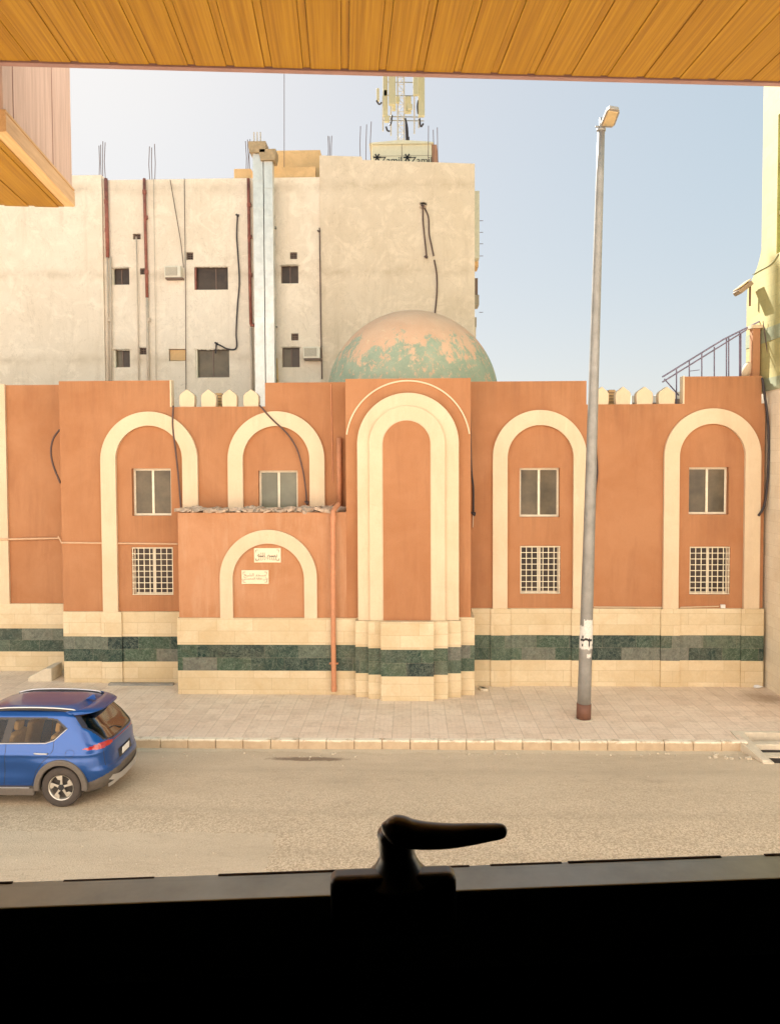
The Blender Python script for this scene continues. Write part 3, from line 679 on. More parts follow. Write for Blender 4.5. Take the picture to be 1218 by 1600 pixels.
mb = MB(); P = [(xs1+.002, 0), (xs2, 0), (xs2, Z(257, YB, 740)), (X(566, YB, 255), Z(251, YB, 566)), (X(565, YB, 255), Z(246, YB, 565)), (xs1+.002, Z(244, YB, 500))]
mb.prism(P, YB-.08, YB+14); mb.build('wall', M['bgR'], apt)
mb = MB(); mb.box(X(430, 31.5), X(504, 31.5), 31.5, 36, Z(300, 31.5), Z(235, 31.5, 460)); mb.build('roof_room', M['bgO'], apt)
mb = MB(); mb.box(X(428, YB+.3), X(497, YB+.3), YB+.25, YB+.5, Z(282, YB), Z(262, YB+.3, 460)); mb.build('parapet', M['bgO'], apt)
mb = MB(); mb.box(X(372, YB+.3), X(398, YB+.3), YB+.25, YB+.6, Z(282, YB), Z(264.5, YB+.3, 385)); mb.build('parapet', M['bgO'], apt)
for i, r in enumerate(bwin):
    x0, x1, z0, z1 = rect(*r, YB); fw = .035; f = MB(); y_ = YB+.15
    for b in ((x0, x0+fw, z0, z1), (x1-fw, x1, z0, z1), (x0+fw, x1-fw, z0, z0+fw), (x0+fw, x1-fw, z1-fw, z1)): f.box(b[0], b[1], y_, y_+.05, b[2], b[3])
    c_ = x0+(x1-x0)*(.62 if i == 2 else .5); f.box(c_-.02, c_+.02, y_-.01, y_+.05, z0+fw, z1-fw)
    wo_ = f.build('window', M['frame_b'], apt)
    p = MB(); p.box(x0+fw, c_-.02, y_+.02, y_+.03, z0+fw, z1-fw); p.build('pane', M['pane'] if i % 2 else M['pane_dk'], wo_)
    p = MB(); p.box(c_+.02, x1-fw, y_+.012, y_+.019, z0+fw, z1-fw); p.build('pane', M['pane_dk'] if i != 3 else M['pane'], wo_)
    if i in (0, 1, 2, 3):
        p = MB(); p.box(x0+.005, x0+.07, YB+.02, y_-.002, z0+.01, z1-.01); p.build('frame', M['frame_w'] if i != 2 else M['pipe_red'], wo_)
    # ragged plaster lip
    p = MB()
    for k in range(9): xx = x0+(x1-x0)*k/8; p.box(xx-.06, xx+.07, YB-.012, YB+.03, z1-random.uniform(.02, .05), z1+random.uniform(.0, .03))
    p.build('lintel', M['bgR'], wo_)
for i, r in enumerate(bvent):
    x0, x1, z0, z1 = rect(*r, YB); p = MB()
    if i == 6:
        p.box(x0+.03, x1-.03, YB+.1, YB+.16, z0+.03, z1-.03)
        for zz in (.35, .62): p.box(x0+.2, x0+.42, YB+.085, YB+.1, z0+(z1-z0)*zz, z0+(z1-z0)*zz+.03)
        p.build('vent', M['bgO'], apt)
    else:
        n_ = 4
        for k in range(n_): zz = z0+(z1-z0)*(k+.5)/n_; p.box(x0+.01, x1-.01, YB+.06, YB+.08, zz-.015, zz+.012)
        for k in range(3): xx = x0+(x1-x0)*(k+.5)/3; p.box(xx-.012, xx+.012, YB+.085, YB+.1, z0, z1)
        p.build('vent', M['frame_b'], apt)
        p = MB(); p.box(x0, x1, YB+.13, YB+.14, z0, z1); p.build('vent', M['dark'], apt)
bp = lambda pts, r, m, nm='drainpipe': pipe([at(a, b, YB-.09) for a, b in pts], r, M[m], nm, apt, 8)
bp([(165.5, 279), (168.5, 402)], .075, 'pipe_red'); bp([(168, 402), (170.5, 640)], .03, 'pipe_pale'); bp([(173, 402), (174, 640)], .035, 'pipe_pale')
bp([(225.5, 279), (227.5, 370), (230, 465)], .06, 'pipe_red'); bp([(230, 465), (233, 640)], .05, 'pipe_pale')
bp([(388, 279), (390, 420), (392, 507)], .06, 'pipe_red'); bp([(391, 508), (400, 508)], .06, 'pipe_red'); bp([(392, 512), (395, 640)], .05, 'pipe_pale')
bp([(213, 370), (215.5, 480), (218, 640)], .025, 'pipe_pale'); bp([(288, 279), (290, 440), (291, 640)], .014, 'cable_brown', 'conduit'); bp([(240, 279), (245, 640)], .012, 'pipe_pale', 'conduit')
bp([(266, 281), (283, 380), (287, 418)], .014, 'cable_brown', 'conduit')
bp([(432, 560), (436, 640)], .04, 'bgO')
for a, b in ((166, 315), (167, 360), (226, 300), (228, 340), (389, 320), (390, 370), (391, 430), (171, 500), (229, 425), (232, 500)):
    c_ = at(a, b, YB-.09); mb = MB(); mb.tube([c_-Vector((0, 0, .07)), c_+Vector((0, 0, .07))], .082, 8); mb.build('collar', M['pipe_red' if b < 465 else 'pipe_pale'], apt)
# fittings on the far side wall of the block
mb = MB(); mb.box(xs2+.002, X(748.5, 31), 31, 35, Z(405, 31), Z(300, 31)); mb.build('side_panel', simple('side_cladding', (.62, .60, .48), .6), apt)
for (a, b, c_, d, m_) in ((741, 405, 747, 418, 'bgO'), (741, 436, 746, 462, 'frame_b'), (741, 462, 748, 478, 'acg'), (741, 497, 744, 512, 'acg'), (741, 512, 743, 530, 'bgR')):
    mb = MB(); mb.box(xs2+.001, X(c_, 31.5), 31.5, 32.3, Z(d, 31.5), Z(b, 31.5)); mb.build('balcony', M[m_], apt)
for b in (345, 363, 381, 400, 488): mb = MB(); p = at(748, b, 31.4); mb.tube([p, p+Vector((.16, 0, 0))], .012, 5); mb.build('bracket', M['rebar'], apt)
# ducts
def duct(px, w_, ptop, pbot, capw, lab, capm):
    Yd = YB-.62; x0 = X(px-w_/2, Yd, 420); x1 = X(px+w_/2, Yd, 420); zt = Z(ptop, Yd, px); zb = Z(pbot, Yd, px); sh = X(px+w_/2+4.5, Yd, 640)-X(px+w_/2, Yd, 420)
    d = thing('exhaust_duct', lab, 'duct', ((x0+x1)/2, Yd, zb), group='sheet metal ducts on the apartment block')
    n_ = 0; z = zt; mb = MB(); Pd = []
    while z > zb:
        z2 = max(zb, z-1.02); n_ += 1
        Pd += [(x0, z), (x0, z2+.035), (x0-.016, z2+.03), (x0-.016, z2+.004), (x0, z2)]; z = z2
    Pd += [(2*(x0+x1)/2-a_, b_) for a_, b_ in Pd[::-1]]
    mb.prism(Pd, Yd, Yd+.38)
    z = zt
    while z-1.02 > zb: z -= 1.02; mb.box(x0-.012, x1+.012, Yd-.014, Yd+.002, z+.006, z+.03)
    mb.build('casing', M['duct'], d)
    e = (capw-(x1-x0))/2; mb = MB()
    mb.prism([(x0-e, zt+.42), (x1+e, zt+.42), (x1+e, zt+.22), (x1+e*.7, zt-.0), (x0-e*.7, zt-.0), (x0-e, zt+.22)], Yd-.12, Yd+.5); mb.build('cap', capm, d, bevel=.01)
    mb = MB()
    for zz in (3.2, 7.0): mb.box(x0-.03, x1+.03, Yd+.39, YB-.01, zb+zz, zb+zz+.05)
    mb.build('bracket', M['galv'], d)
    return d
duct(404.5, 15.5, 240, 640, .66, 'left galvanised duct running up the apartment block, with square cap', M['duct_rust'])
duct(420.5, 13.5, 252, 640, .62, 'right galvanised duct on the apartment block, with rusty round topped cap', M['duct_rust'])
for a in (397, 402, 407):
    p = at(a, 224, YB-.4); mb = MB(); mb.tube([p, p+Vector((0, 0, .42))], .025, 6)
    tag(mb.build('vent_pipe', M['lattice'], None), {397: 'left short white pipe above the square duct cap', 402: 'middle short white pipe above the square duct cap', 407: 'right short white pipe above the square duct cap'}[a], 'pipe', 'short pipes above the duct caps')
# AC units
def ac(r, lab, face='acg'):
    x0, x1, z0, z1 = rect(*r, YB-.2); a = thing('air_conditioner', lab, 'air conditioner', ((x0+x1)/2, YB, z0), group='air conditioners in the apartment wall')
    mb = MB(); mb.box(x0, x1, YB-.28, YB-.001, z0, z1); mb.build('casing', M['ac'], a, bevel=.015)
    mb = MB(); mb.box(x0+.05, x1-.13, YB-.295, YB-.279, z0+.07, z1-.05)
    mb.build('grille', M[face], a)
    mb = MB()
    for k in range(9): zz = z0+.09+(z1-z0-.16)*k/8; mb.box(x0+.06, x1-.14, YB-.303, YB-.2955, zz-.006, zz+.006)
    mb.build('louvre', M['ac'], a)
    mb = MB(); mb.box(x0+.03, x1+.06, YB-.26, YB-.001, z0-.06, z0-.002); mb.build('bracket', M['frame_b'], a)
ac((258, 416, 283, 434), 'boxy wall air conditioner between the small and the wide upper windows')
ac((474, 542, 500, 560), 'boxy wall air conditioner at the right end of the lower window row')
# black cables on the block
cable([(371, 338), (370, 370), (372, 400), (374, 440), (371, 480), (369, 520), (370, 540), (366, 546), (355, 545), (345, 540), (338, 537)], YB-.1, .03, 'long black cable hanging between the wide windows and the ducts', knots=[(371, 337)])
cable([(660, 324), (661, 350), (664, 380), (666, 400)], YB-.15, .03, 'shorter black cable of the pair on the blank tan wall', 'cable_brown', knots=[(660, 322), (665, 402)])
cable([(663, 325), (669, 340), (670, 365), (674, 385), (677, 400)], YB-.15, .03, 'longer black cable bowing right on the blank tan wall', 'cable_brown')
cable([(678, 406), (682, 430), (682, 460), (679, 490)], YB-.15, .03, 'black cable end dropping behind the dome', 'cable_brown')
cable([(499, 356), (500, 420), (501, 500), (503, 592)], YB-.16, .024, 'dark cable down the seam between cream and tan walls', 'cable_brown', knots=[(498, 362)])
cable([(338, 538), (337, 552)], YB-.1, .03, 'short dark wire dangling over the lower wide window', knots=[(338, 537)])
mb = MB(); a = at(660, 321, YB-.1)
for k in range(10): mb.obox(a+Vector((random.uniform(-.12, .12), 0, random.uniform(-.12, .12))), (.08, .06, .08), Matrix.Rotation(random.random()*3, 3, 'Y'))
mb.build('wall_patch', M['rubble'], apt)
# rebar clusters
def rebars(xs, top, bot, Y, lab):
    base = at(sum(xs)/len(xs), bot, Y); t = thing('starter_bars', lab, 'rebar', base, group='steel starter bars on the roof of the block')
    for i, px in enumerate(xs):
        a = at(px, bot+6, Y+.12*(i % 2)); b = at(px+random.uniform(-1.2, 1.2), top+random.uniform(-4, 8), Y+.12*(i % 2)); m_ = (a+b)/2+Vector((random.uniform(-.04, .04), 0, 0))
        mb = MB(); mb.tube([a, m_, b], .014, 5); mb.build('rebar', M['rebar'], t)
rebars([155, 158.5, 161, 165], 222, 276, YB+.4, 'crooked steel bars on the roof corner at far left')
rebars([234.5, 238, 242], 226, 279, YB+.4, 'thin steel bars on the roof above the second red pipe')
rebars([384.5, 387.5, 390.5], 217, 266, YB+.5, 'thin steel bars just left of the duct caps')
rebars([512.5, 515, 517.5], 212, 245, YB+.8, 'thin steel bars at the left end of the tan wall top')
rebars([563, 571.5, 579.5], 190, 248, YB+.4, 'tall steel bars left of the rooftop cabinet')
rebars([668.5, 676.5, 684], 196, 256, YB+.4, 'tall steel bars right of the rooftop cabinet')
mb = MB(); mb.tube([at(444, 262, YB+.3), at(444, 60, YB+.3)], .013, 5); tag(mb.build('whip_antenna', M['rebar']), 'very thin tall mast standing on the roof beside the ducts', 'antenna')
# rooftop cabinet
YK = 34.0
cab = thing('rooftop_cabinet', 'long cream rooftop cabinet with black lettering under the antenna mast', 'cabinet', at(628, 256, YK))
x0, x1 = X(581, YK, 230), X(674, YK, 230); zt = Z(226, YK, 620); zb = Z(262, YK, 620)
mb = MB(); mb.box(x0, x1, YK, YK+2.4, zb-1.5, zt); mb.build('casing', M['cabinet'], cab, bevel=.02)
mb = MB(); mb.prism([(x0-.12, zt), (x0-.08, zt+.06), ((x0+x1)/2, zt+.16), (x1+.05, zt+.06), (x1+.1, zt)], YK-.1, YK+2.5); mb.build('roof', M['cabinet'], cab)
mb = MB(); c_ = (x0+x1)/2
mb.box(c_-.02, c_+.02, YK-.012, YK, zb, zt); mb.box(x0, x1, YK-.01, YK, (zt+zb)/2+.0, (zt+zb)/2+.02); mb.build('seam', M['acg'], cab)
mb = MB(); mb.prism([(x1+.02, zb-1), (x1+.42, zb-1), (x1+.22, zt+.0), (x1+.02, zt)], YK+.05, YK+.5); mb.build('side_panel', simple('rusty_side_panel', (.40, .20, .12), .7), cab)
for px in (655, 608):
    p = at(px, 249.5, YK-.02); text_mesh('Zamil', .42, (p.x+.08, YK-.02, p.z-.04), M['ink'], 'lettering', cab)
    mb = MB()
    for k in range(3): a = R_(k*60); q = at(px-19, 246, YK-.02); mb.obox(q, (.34, .02, .06), Matrix.Rotation(a, 3, 'Y'))
    mb.build('emblem', M['ink'], cab)
# antenna mast
YM = 35.0
mast = thing('antenna_mast', 'white lattice mast on the roof carrying long cream antenna panels', 'antenna mast', at(628, 224, YM))
sc_ = YM/F
mb = MB(); zb = Z(228, YM); zt = Z(60, YM); xl, xr = X(621, YM, 170), X(631, YM, 170)
for xx in (xl, xr):
    for yy in (YM, YM+.3): mb.tube([(xx, yy, zb), (xx, yy, zt)], .03, 6)
z = zb
k = 0
while z < zt:
    mb.tube([(xl, YM, z), (xr, YM, z+.3)] if k % 2 else [(xr, YM, z), (xl, YM, z+.3)], .015, 5); mb.tube([(xl, YM, z), (xr, YM, z)], .015, 5)
    z += .3; k += 1
mb.build('lattice', M['lattice'], mast)
for (a, b, c_, d, yy) in ((607, 100, 617.5, 163, -.5), (598, 90, 605, 181, -.2), (645, 100, 653, 148, -.5), (653, 90, 663, 181, -.15), (588, 137, 592, 157, .2), (632, 150, 642, 176, .1)):
    x0, x1, z0, z1 = rect(a, b, c_, d, YM+yy); mb = MB(); mb.box(x0, x1, YM+yy, YM+yy+.18, z0, z1); mb.build('antenna_panel', M['antenna'], mast, bevel=.03)
for (a, t_, b_) in ((610.5, 150, 212), (598, 150, 205), (647, 120, 209), (654, 120, 200)):
    mb = MB(); mb.tube([at(a, t_, YM+.1), at(a, b_, YM+.1)], .03, 6); mb.build('mount_pipe', M['lattice'], mast)
mb = MB()
for b_ in (128, 149, 182, 188): mb.tube([at(598, b_, YM+.15), at(662, b_+1, YM+.15)], .025, 6)
mb.build('cross_arm', M['galv'], mast)
for P in ([(612, 180), (611, 190), (609, 196)], [(603, 198), (605, 204), (609, 205)], [(655, 185), (657, 198), (661, 193)], [(633, 185), (636, 200), (637, 222)], [(655, 150), (652, 165), (653, 178)], [(588, 157), (592, 163), (596, 160)], [(634, 190), (635, 222)], [(638, 214), (638, 222)]):
    mb = MB(); mb.tube(smooth_pts([at(a, b, YM-.1) for a, b in P], 4), .04, 6); mb.build('feeder_cable', M['cable'], mast, smooth=True)
for (a, b, c_, d) in ((618, 150, 624, 160), (599, 140, 605, 150), (637, 162, 644, 170), (612, 163, 618, 172), (600, 180, 608, 190)):
    x0, x1, z0, z1 = rect(a, b, c_, d, YM-.2); mb = MB(); mb.box(x0, x1, YM-.2, YM-.05, z0, z1); mb.build('radio_unit', M['antenna'], mast, bevel=.02)

# ================================================================== TOWER ON THE RIGHT
XT = 9.17
def Yat(px, py): a = at(px, py, 20.0); return XT/a.x*20.0
tower = thing('tower', 'yellow limestone tower with tall green slit window, adjoining the mosque on the right', 'tower', (XT+2, 19, G))
zq = lambda py, Y: at(1190, py, Y).z
Yb_, Yu = Yat(1165, 520), Yat(1190, 300)
prof = [(16.9, G), (Yb_, G), (Yb_, at(1165, 470, Yb_).z), *[(Yat(a_, b_), at(a_, b_, Yat(a_, b_)).z) for a_, b_ in ((1167, 452), (1172, 441), (1177, 430), (1182, 418), (1186, 404), (1189, 388))], (Yu, at(1190, 372, Yu).z), (Yu, 24), (16.9, 24)]
# slit recess: build the left face as pieces around the slit
ys0, ys1 = 19.42, 19.68; zs0, zs1 = at(1207, 395, 19.55).z, at(1207, 176, 19.55).z
mb = MB(); mb.prism([(p[0], p[1]) for p in prof], XT+.14, XT+5, axis='x'); mb.build('core', M['stone_sunlit'], tower)
mb = MB(); lowz = at(1200, 604, 19.6).z
mb.prism([(16.9, lowz), (Yb_, lowz)] + prof[2:9] + [(Yu, zs0), (16.9, zs0)], XT, XT+.139, axis='x')
mb.prism([(ys1, zs0+.001), (Yu, zs0+.001), (Yu, 24), (ys1, 24)], XT, XT+.139, axis='x'); mb.prism([(16.9, zs0+.001), (ys0, zs0+.001), (ys0, 24), (16.9, 24)], XT, XT+.139, axis='x')
mb.prism([(ys0, zs1), (ys1, zs1), (ys1, 24), (ys0, 24)], XT, XT+.139, axis='x'); mb.build('wall', M['stone_sunlit'], tower)
mb = MB(); mb.box(XT+.02, XT+.139, 16.9, Yb_, G, lowz-.002); mb.build('wall', M['stone_shaded'], tower)
mb = MB(); mb.box(XT+.10, XT+.139, ys0, ys1, zs0, zs1); sw = mb.build('window', M['greenglass'], tower)
mb = MB()
for py in (255, 331): zz = at(1207, py, 19.55).z; mb.box(XT+.04, XT+.12, ys0, ys1, zz-.05, zz+.05)
mb.build('frame', M['stone_sunlit'], sw)
for (p0, p1) in ((505, 527), (586, 606)):
    z0_, z1_ = at(1205, p1+2, 19.6).z, at(1205, p0+2, 19.6).z
    mb = MB(); mb.box(XT-.012, XT+.1, 16.9, Yb_+.006, z0_, z1_); mb.build('stone_band', M['band_g'], tower)
# curved moulding line
mb = MB(); mb.tube(smooth_pts([(XT-.01, Yb_-.35, zq(425, 20.7)), (XT-.01, Yb_-.75, zq(420, 20.4)), (XT-.01, 19.9, at(1198, 412, 19.9).z), (XT-.01, 19.55, at(1207, 397, 19.55).z)], 5), .012, 5); mb.build('moulding', M['band_g'], tower)
# roof post, rail, floodlight, bag
pp = thing('roof_post', 'square orange post on the mosque roof beside the tower', 'post', at(1181, 590, 20.5))
mb = MB(); x0, x1, z0, z1 = rect(1174.5, 513, 1187, 600, 20.4); mb.box(x0, x1, 20.4, 20.6, z0, z1); mb.build('shaft', M['orange_pale'], pp)
mb = MB(); mb.box(x0-.05, x1+.05, 20.35, 20.65, z1, z1+.09); mb.build('cap', M['cream'], pp, bevel=.01)
rl = thing('stair_railing', 'thin purple grey stair railing rising above the parapet toward the tower', 'railing', at(1100, 640, 20.9))
Yr = 20.75
mb = MB(); mb.tube([at(1034, 589, Yr), at(1128, 531, Yr), at(1190, 500, Yr-.2)], .022, 6); mb.build('handrail', M['rail'], rl)
mb = MB(); mb.tube([at(1034, 597, Yr), at(1100, 556, Yr), at(1172, 511, Yr)], .02, 6); mb.build('lower_rail', M['rail'], rl)
for px, t_ in ((1056, 575), (1076, 562), (1095.5, 550), (1115, 540), (1134, 527), (1137.5, 526), (1154.5, 517), (1156.5, 518)):
    mb = MB(); mb.tube([at(px, t_+2, Yr), at(px, 640, Yr)], .018, 6); mb.build('baluster', M['rail'], rl)
mb = MB(); mb.tube([at(1037, 592, Yr), at(1060, 618, Yr)], .018, 6); mb.tube([at(1076, 580, Yr), at(1092, 578, Yr)], .01, 5); mb.build('brace', M['rail'], rl)
mb = MB(); mb.tube([at(1191, 502, 20.2), at(1205, 600, 20.0)], .012, 5); tag(mb.build('wire', M['cable_brown']), 'thin slack wire running down the yellow tower face', 'wire')
fl = thing('floodlight', 'small tilted floodlight on a bracket at the left edge of the tower', 'floodlight', at(1168, 475, 20.9))
Yf = 20.85; c_ = at(1160, 451, Yf)
mb = MB(); mb.obox(c_, (.42, .4, .12), Matrix.Rotation(R_(-38), 3, 'Y')); mb.build('housing', simple('tan_lamp_casing', (.34, .24, .15), .6), fl, bevel=.02)
mb = MB(); mb.obox(c_+Vector((-.03, 0, .09)), (.40, .38, .03), Matrix.Rotation(R_(-38), 3, 'Y')); mb.build('lens', M['lens'], fl, bevel=.01)
mb = MB(); mb.tube([at(1166, 440, Yf), at(1171, 446, Yf), at(1170.5, 478, Yf)], .028, 6); mb.build('bracket', M['brownpaint'], fl)
mb = MB(); a = at(1166, 578, 20.55)
def bag(u, v): th = 2*math.pi*u; ph = math.pi*v; r_ = 1+.18*math.sin(3*th+4*v); return (a.x+.13*r_*math.sin(ph)*math.cos(th)+.07*math.cos(ph), a.y+.1*math.sin(ph)*math.sin(th), a.z+.22*math.cos(ph))
mb.grid(bag, 18, 12, wrap=True); tag(mb.build('sack', M['cream'], None, smooth=True), 'lumpy cream sack on the parapet beside the orange post', 'sack')
# things seen between the merlons on both sides
def lattice_box(px0, px1, p0, p1, Y, lab):
    x0, x1, z0, z1 = rect(px0, p0, px1, p1, Y); t = thing('water_meter_cage', None, None, ((x0+x1)/2, Y, z0)); t.name = 'brick_stub'
    t['label'] = lab; t['category'] = 'brick pier'; t['group'] = 'brick piers on the mosque roof'
    mb = MB(); mb.box(x0, x1, Y, Y+.3, 6.9, z1); mb.build('core', M['frame_b'], t)
    n_ = 5
    for k in range(1): 
        mb = MB()
        for j in range(n_): zz = z0+(z1-z0)*(j+.5)/n_; mb.box(x0-.02, x1+.02, Y-.02, Y-.001, zz-.03, zz+.03)
        mb.build('course', M['bgO'], t)
lattice_box(338, 345.5, 614, 636, 20.9, 'narrow brown brick pier between the middle left merlons')
lattice_box(951, 959.5, 609, 633, 20.8, 'narrow brown brick pier between merlons beside the lamp pole')
# distant low blocks past the roof
for px0, px1, t_, lab in ((985, 1030, 618, 'far pale building sliver between the two middle right merlons'), (1040, 1075, 612, 'far pale building sliver behind the railing foot')):
    x0, x1, z0, z1 = rect(px0, t_, px1, 720, 110); b = thing('distant_building', lab, 'building', ((x0+x1)/2, 112, 0), group='distant low buildings')
    mb = MB(); mb.box(x0, x1, 110, 122, 0, z1); mb.build('wall', simple('far_wall', (.62, .56, .5), .9), b)
    mb = MB()
    for k in range(3):
        xx = x0+(x1-x0)*(k+.5)/3
        for j in range(4): mb.box(xx-.5, xx+.5, 109.9, 109.99, z1-2.2-j*3.2, z1-1.0-j*3.2)
    mb.build('window', M['frame_b'], b)

# ================================================================== STREET LAMP
base = gnd(911, 1123, G); lamp = thing('street_lamp', 'tall leaning galvanised street lamp with brown painted foot on the pavement', 'street lamp', base)
top = at(938.5, 205, base.y-.05)
N = 14; pts = [base.lerp(top, k/N) for k in range(N+1)]
mb = MB(); mb.tube(pts, [.155-.075*k/N for k in range(N+1)], 16); mb.build('pole', M['galv'], lamp, smooth=True)
mb = MB(); d_ = (top-base).normalized(); mb.tube([base, base+d_*.36], .163, 24); mb.build('painted_foot', M['brownpaint'], lamp, smooth=True)
mb = MB()
for k in range(24):
    a = 2*math.pi*k/24; a2 = 2*math.pi*(k+1)/24; r1, r2 = .17, .215+.03*math.sin(5*a)
mb.tube([base-Vector((0, 0, .02)), base+Vector((0, 0, .012))], .21, 20); mb.build('grout_collar', M['concrete'], lamp)
mb = MB(); mb.tube([top-d_*.05, top+d_*.28], .05, 12); mb.tube([top+d_*.0, top+d_*.05], .10, 12); mb.tube([top+d_*.1+Vector((-.13, 0, 0)), top+d_*.1+Vector((.02, 0, 0))], .02, 8); mb.build('spigot', M['galv'], lamp, smooth=True)
h0 = at(946.5, 193, base.y-.25)
mb = MB(); mb.tube([top+d_*.12, h0], .032, 10); mb.build('arm', M['lampgrey'], lamp, smooth=True)
ya_, yb_ = base.y-.12, base.y-.78
A = [at(936.5, 199, ya_), at(958.5, 200, ya_), at(969, 172, yb_), at(949, 168.5, yb_)]
mb = MB(); up_ = Vector((0, .02, .07))
def rounded(A, r=.16):
    out = []
    for i in range(4):
        p, a, b = A[i], A[i-1], A[(i+1) % 4]
        for t in (0, .5, 1):
            u = p.lerp(a, r*(1-t)); v = p.lerp(b, r*t); out.append(u+v-p)
    return out
Q = rounded(A); V0 = [mb.bm.verts.new(p) for p in Q]; V1 = [mb.bm.verts.new(p+up_) for p in Q]
mb.bm.faces.new(V0); mb.bm.faces.new(V1[::-1])
for i in range(len(Q)): mb.bm.faces.new((V0[i], V1[i], V1[(i+1) % len(Q)], V0[(i+1) % len(Q)]))
head = mb.build('lamp_head', M['lampgrey'], lamp, bevel=.008)
cen = sum(A, Vector())/4; mb = MB(); B = [cen+(p-cen)*.74-Vector((0, 0, .012)) for p in A]; V0 = [mb.bm.verts.new(p) for p in B]; V1 = [mb.bm.verts.new(p+Vector((0, 0, .02))) for p in B]
mb.bm.faces.new(V0); mb.bm.faces.new(V1[::-1])
for i in range(4): mb.bm.faces.new((V0[i], V1[i], V1[(i+1) % 4], V0[(i+1) % 4]))
mb.build('lens', M['lens'], head)
# pasted notices
def wrap(p0, p1, a0, a1, rad, m, nm, seed=0):
    zc0, zc1 = at(912, p0, base.y-.15), at(912, p1, base.y-.15)
    def ctr(z): return base.lerp(top, (z-base.z)/(top.z-base.z))
    def r_at(z): return .155-.075*(z-base.z)/(top.z-base.z)+rad
    rnd = random.Random(seed); jag = [rnd.uniform(-.02, .02) for _ in range(30)]
    def fn(u, v):
        z = zc1.z+(zc0.z-zc1.z)*v + (jag[int(u*14)] if v in (0.0, 1.0) else 0); a = R_(a0+(a1-a0)*u); c_ = ctr(z); r_ = r_at(z); return (c_.x+r_*math.cos(a), c_.y+r_*math.sin(a), z)
    mb = MB(); mb.grid(fn, 14, 4); return mb.build(nm, m, lamp, smooth=True)
wrap(979, 1015, 185, 350, .003, M['paper'], 'notice', 1)
wrap(969, 980, 235, 320, .005, M['paper'], 'notice', 2)
wrap(1022, 1028, 268, 310, .003, M['paper'], 'notice', 3)
wrap(998, 1001.5, 205, 315, .007, M['ink'], 'writing', 4); wrap(998, 1011, 280, 292, .0085, M['ink'], 'writing', 5); wrap(994, 998, 222, 236, .0085, M['ink'], 'writing', 6); wrap(1006, 1010, 222, 234, .0085, M['ink'], 'writing', 7); wrap(1007, 1010, 318, 326, .0085, M['ink'], 'writing', 8)

# ================================================================== SMALL PAVEMENT THINGS
p0, p1 = gnd(55, 1058, G), gnd(97, 1050, G)
mb = MB(); mb.prism([(p0.x, G-.01), (p1.x+.15, G-.01), (p1.x+.15, G+.36), (p1.x-.05, G+.34), (p0.x+.02, G+.11)], 20.25, 20.9); tag(mb.build('ramp_block', M['concrete'], None, bevel=.02), 'rough stone ramp block against the mosque plinth behind the car', 'stone block')
mb = MB(); a, b = gnd(172, 1069, G), gnd(272, 1070, G); mb.box(a.x, b.x, a.y-.12, a.y+.02, G-.02, G+.05); tag(mb.build('threshold_strip', M['galv'], None, bevel=.01), 'long low metal strip lying along the plinth behind the car', 'metal strip')
mb = MB(); a = gnd(752, 1078, G)
for k in range(5): mb.obox((a.x+random.uniform(-.1, .12), a.y+random.uniform(-.08, .08), G+.03), (random.uniform(.1, .25), random.uniform(.08, .16), .06), Matrix.Rotation(random.random()*3, 3, 'Z'))
tag(mb.build('broken_stone', M['concrete'], None, bevel=.01), 'small heap of broken stone at the right foot of the central bay', 'broken stone')
# drain inlet at right
dr = thing('drain_inlet', 'broken concrete drain inlet with sloping side at the right end of the kerb', 'drain inlet', (7.3, 16.1, 0))
mb = MB(); e = gnd(1190, 1193, 0); c_ = gnd(1178, 1160, .18)
mb.prism([(7.0, 15.0+.26), (7.22, 15.26), (7.22, 16.6), (7.0, 16.6)], -.05, .03, axis='z')
V = [(6.84, 15.94, 0), (7.0, 15.28, 0), (7.16, 15.28, 0), (7.16, 16.6, 0), (6.9, 16.6, 0), (6.84, 15.94, .2), (7.0, 15.30, .06), (7.16, 15.30, .06), (7.16, 16.6, .2), (6.9, 16.6, .2)]
v = [mb.bm.verts.new(p) for p in V]
for f in ((0, 1, 2, 3, 4), (5, 9, 8, 7, 6), (0, 5, 6, 1), (1, 6, 7, 2), (2, 7, 8, 3), (3, 8, 9, 4), (4, 9, 5, 0)): mb.bm.faces.new([v[i] for i in f])
mb.build('side_wall', M['concrete'], dr, bevel=.012)
mb = MB(); mb.box(7.161, 8.6, 16.50, 16.62, -.25, .195); mb.build('back_wall', M['concrete'], dr, bevel=.01)
mb = MB(); mb.box(7.161, 8.6, 16.0, 16.2, -.02, .12); mb.build('cover_slab', M['concrete'], dr, bevel=.015)
mb = MB(); mb.box(7.161, 8.6, 15.55, 15.8, -.02, .03); mb.build('cover_slab', M['concrete'], dr, bevel=.01)
mb = MB(); mb.box(7.161, 8.6, 15.3, 16.5, -.02, .006); mb.build('sump', M['dark'], dr)
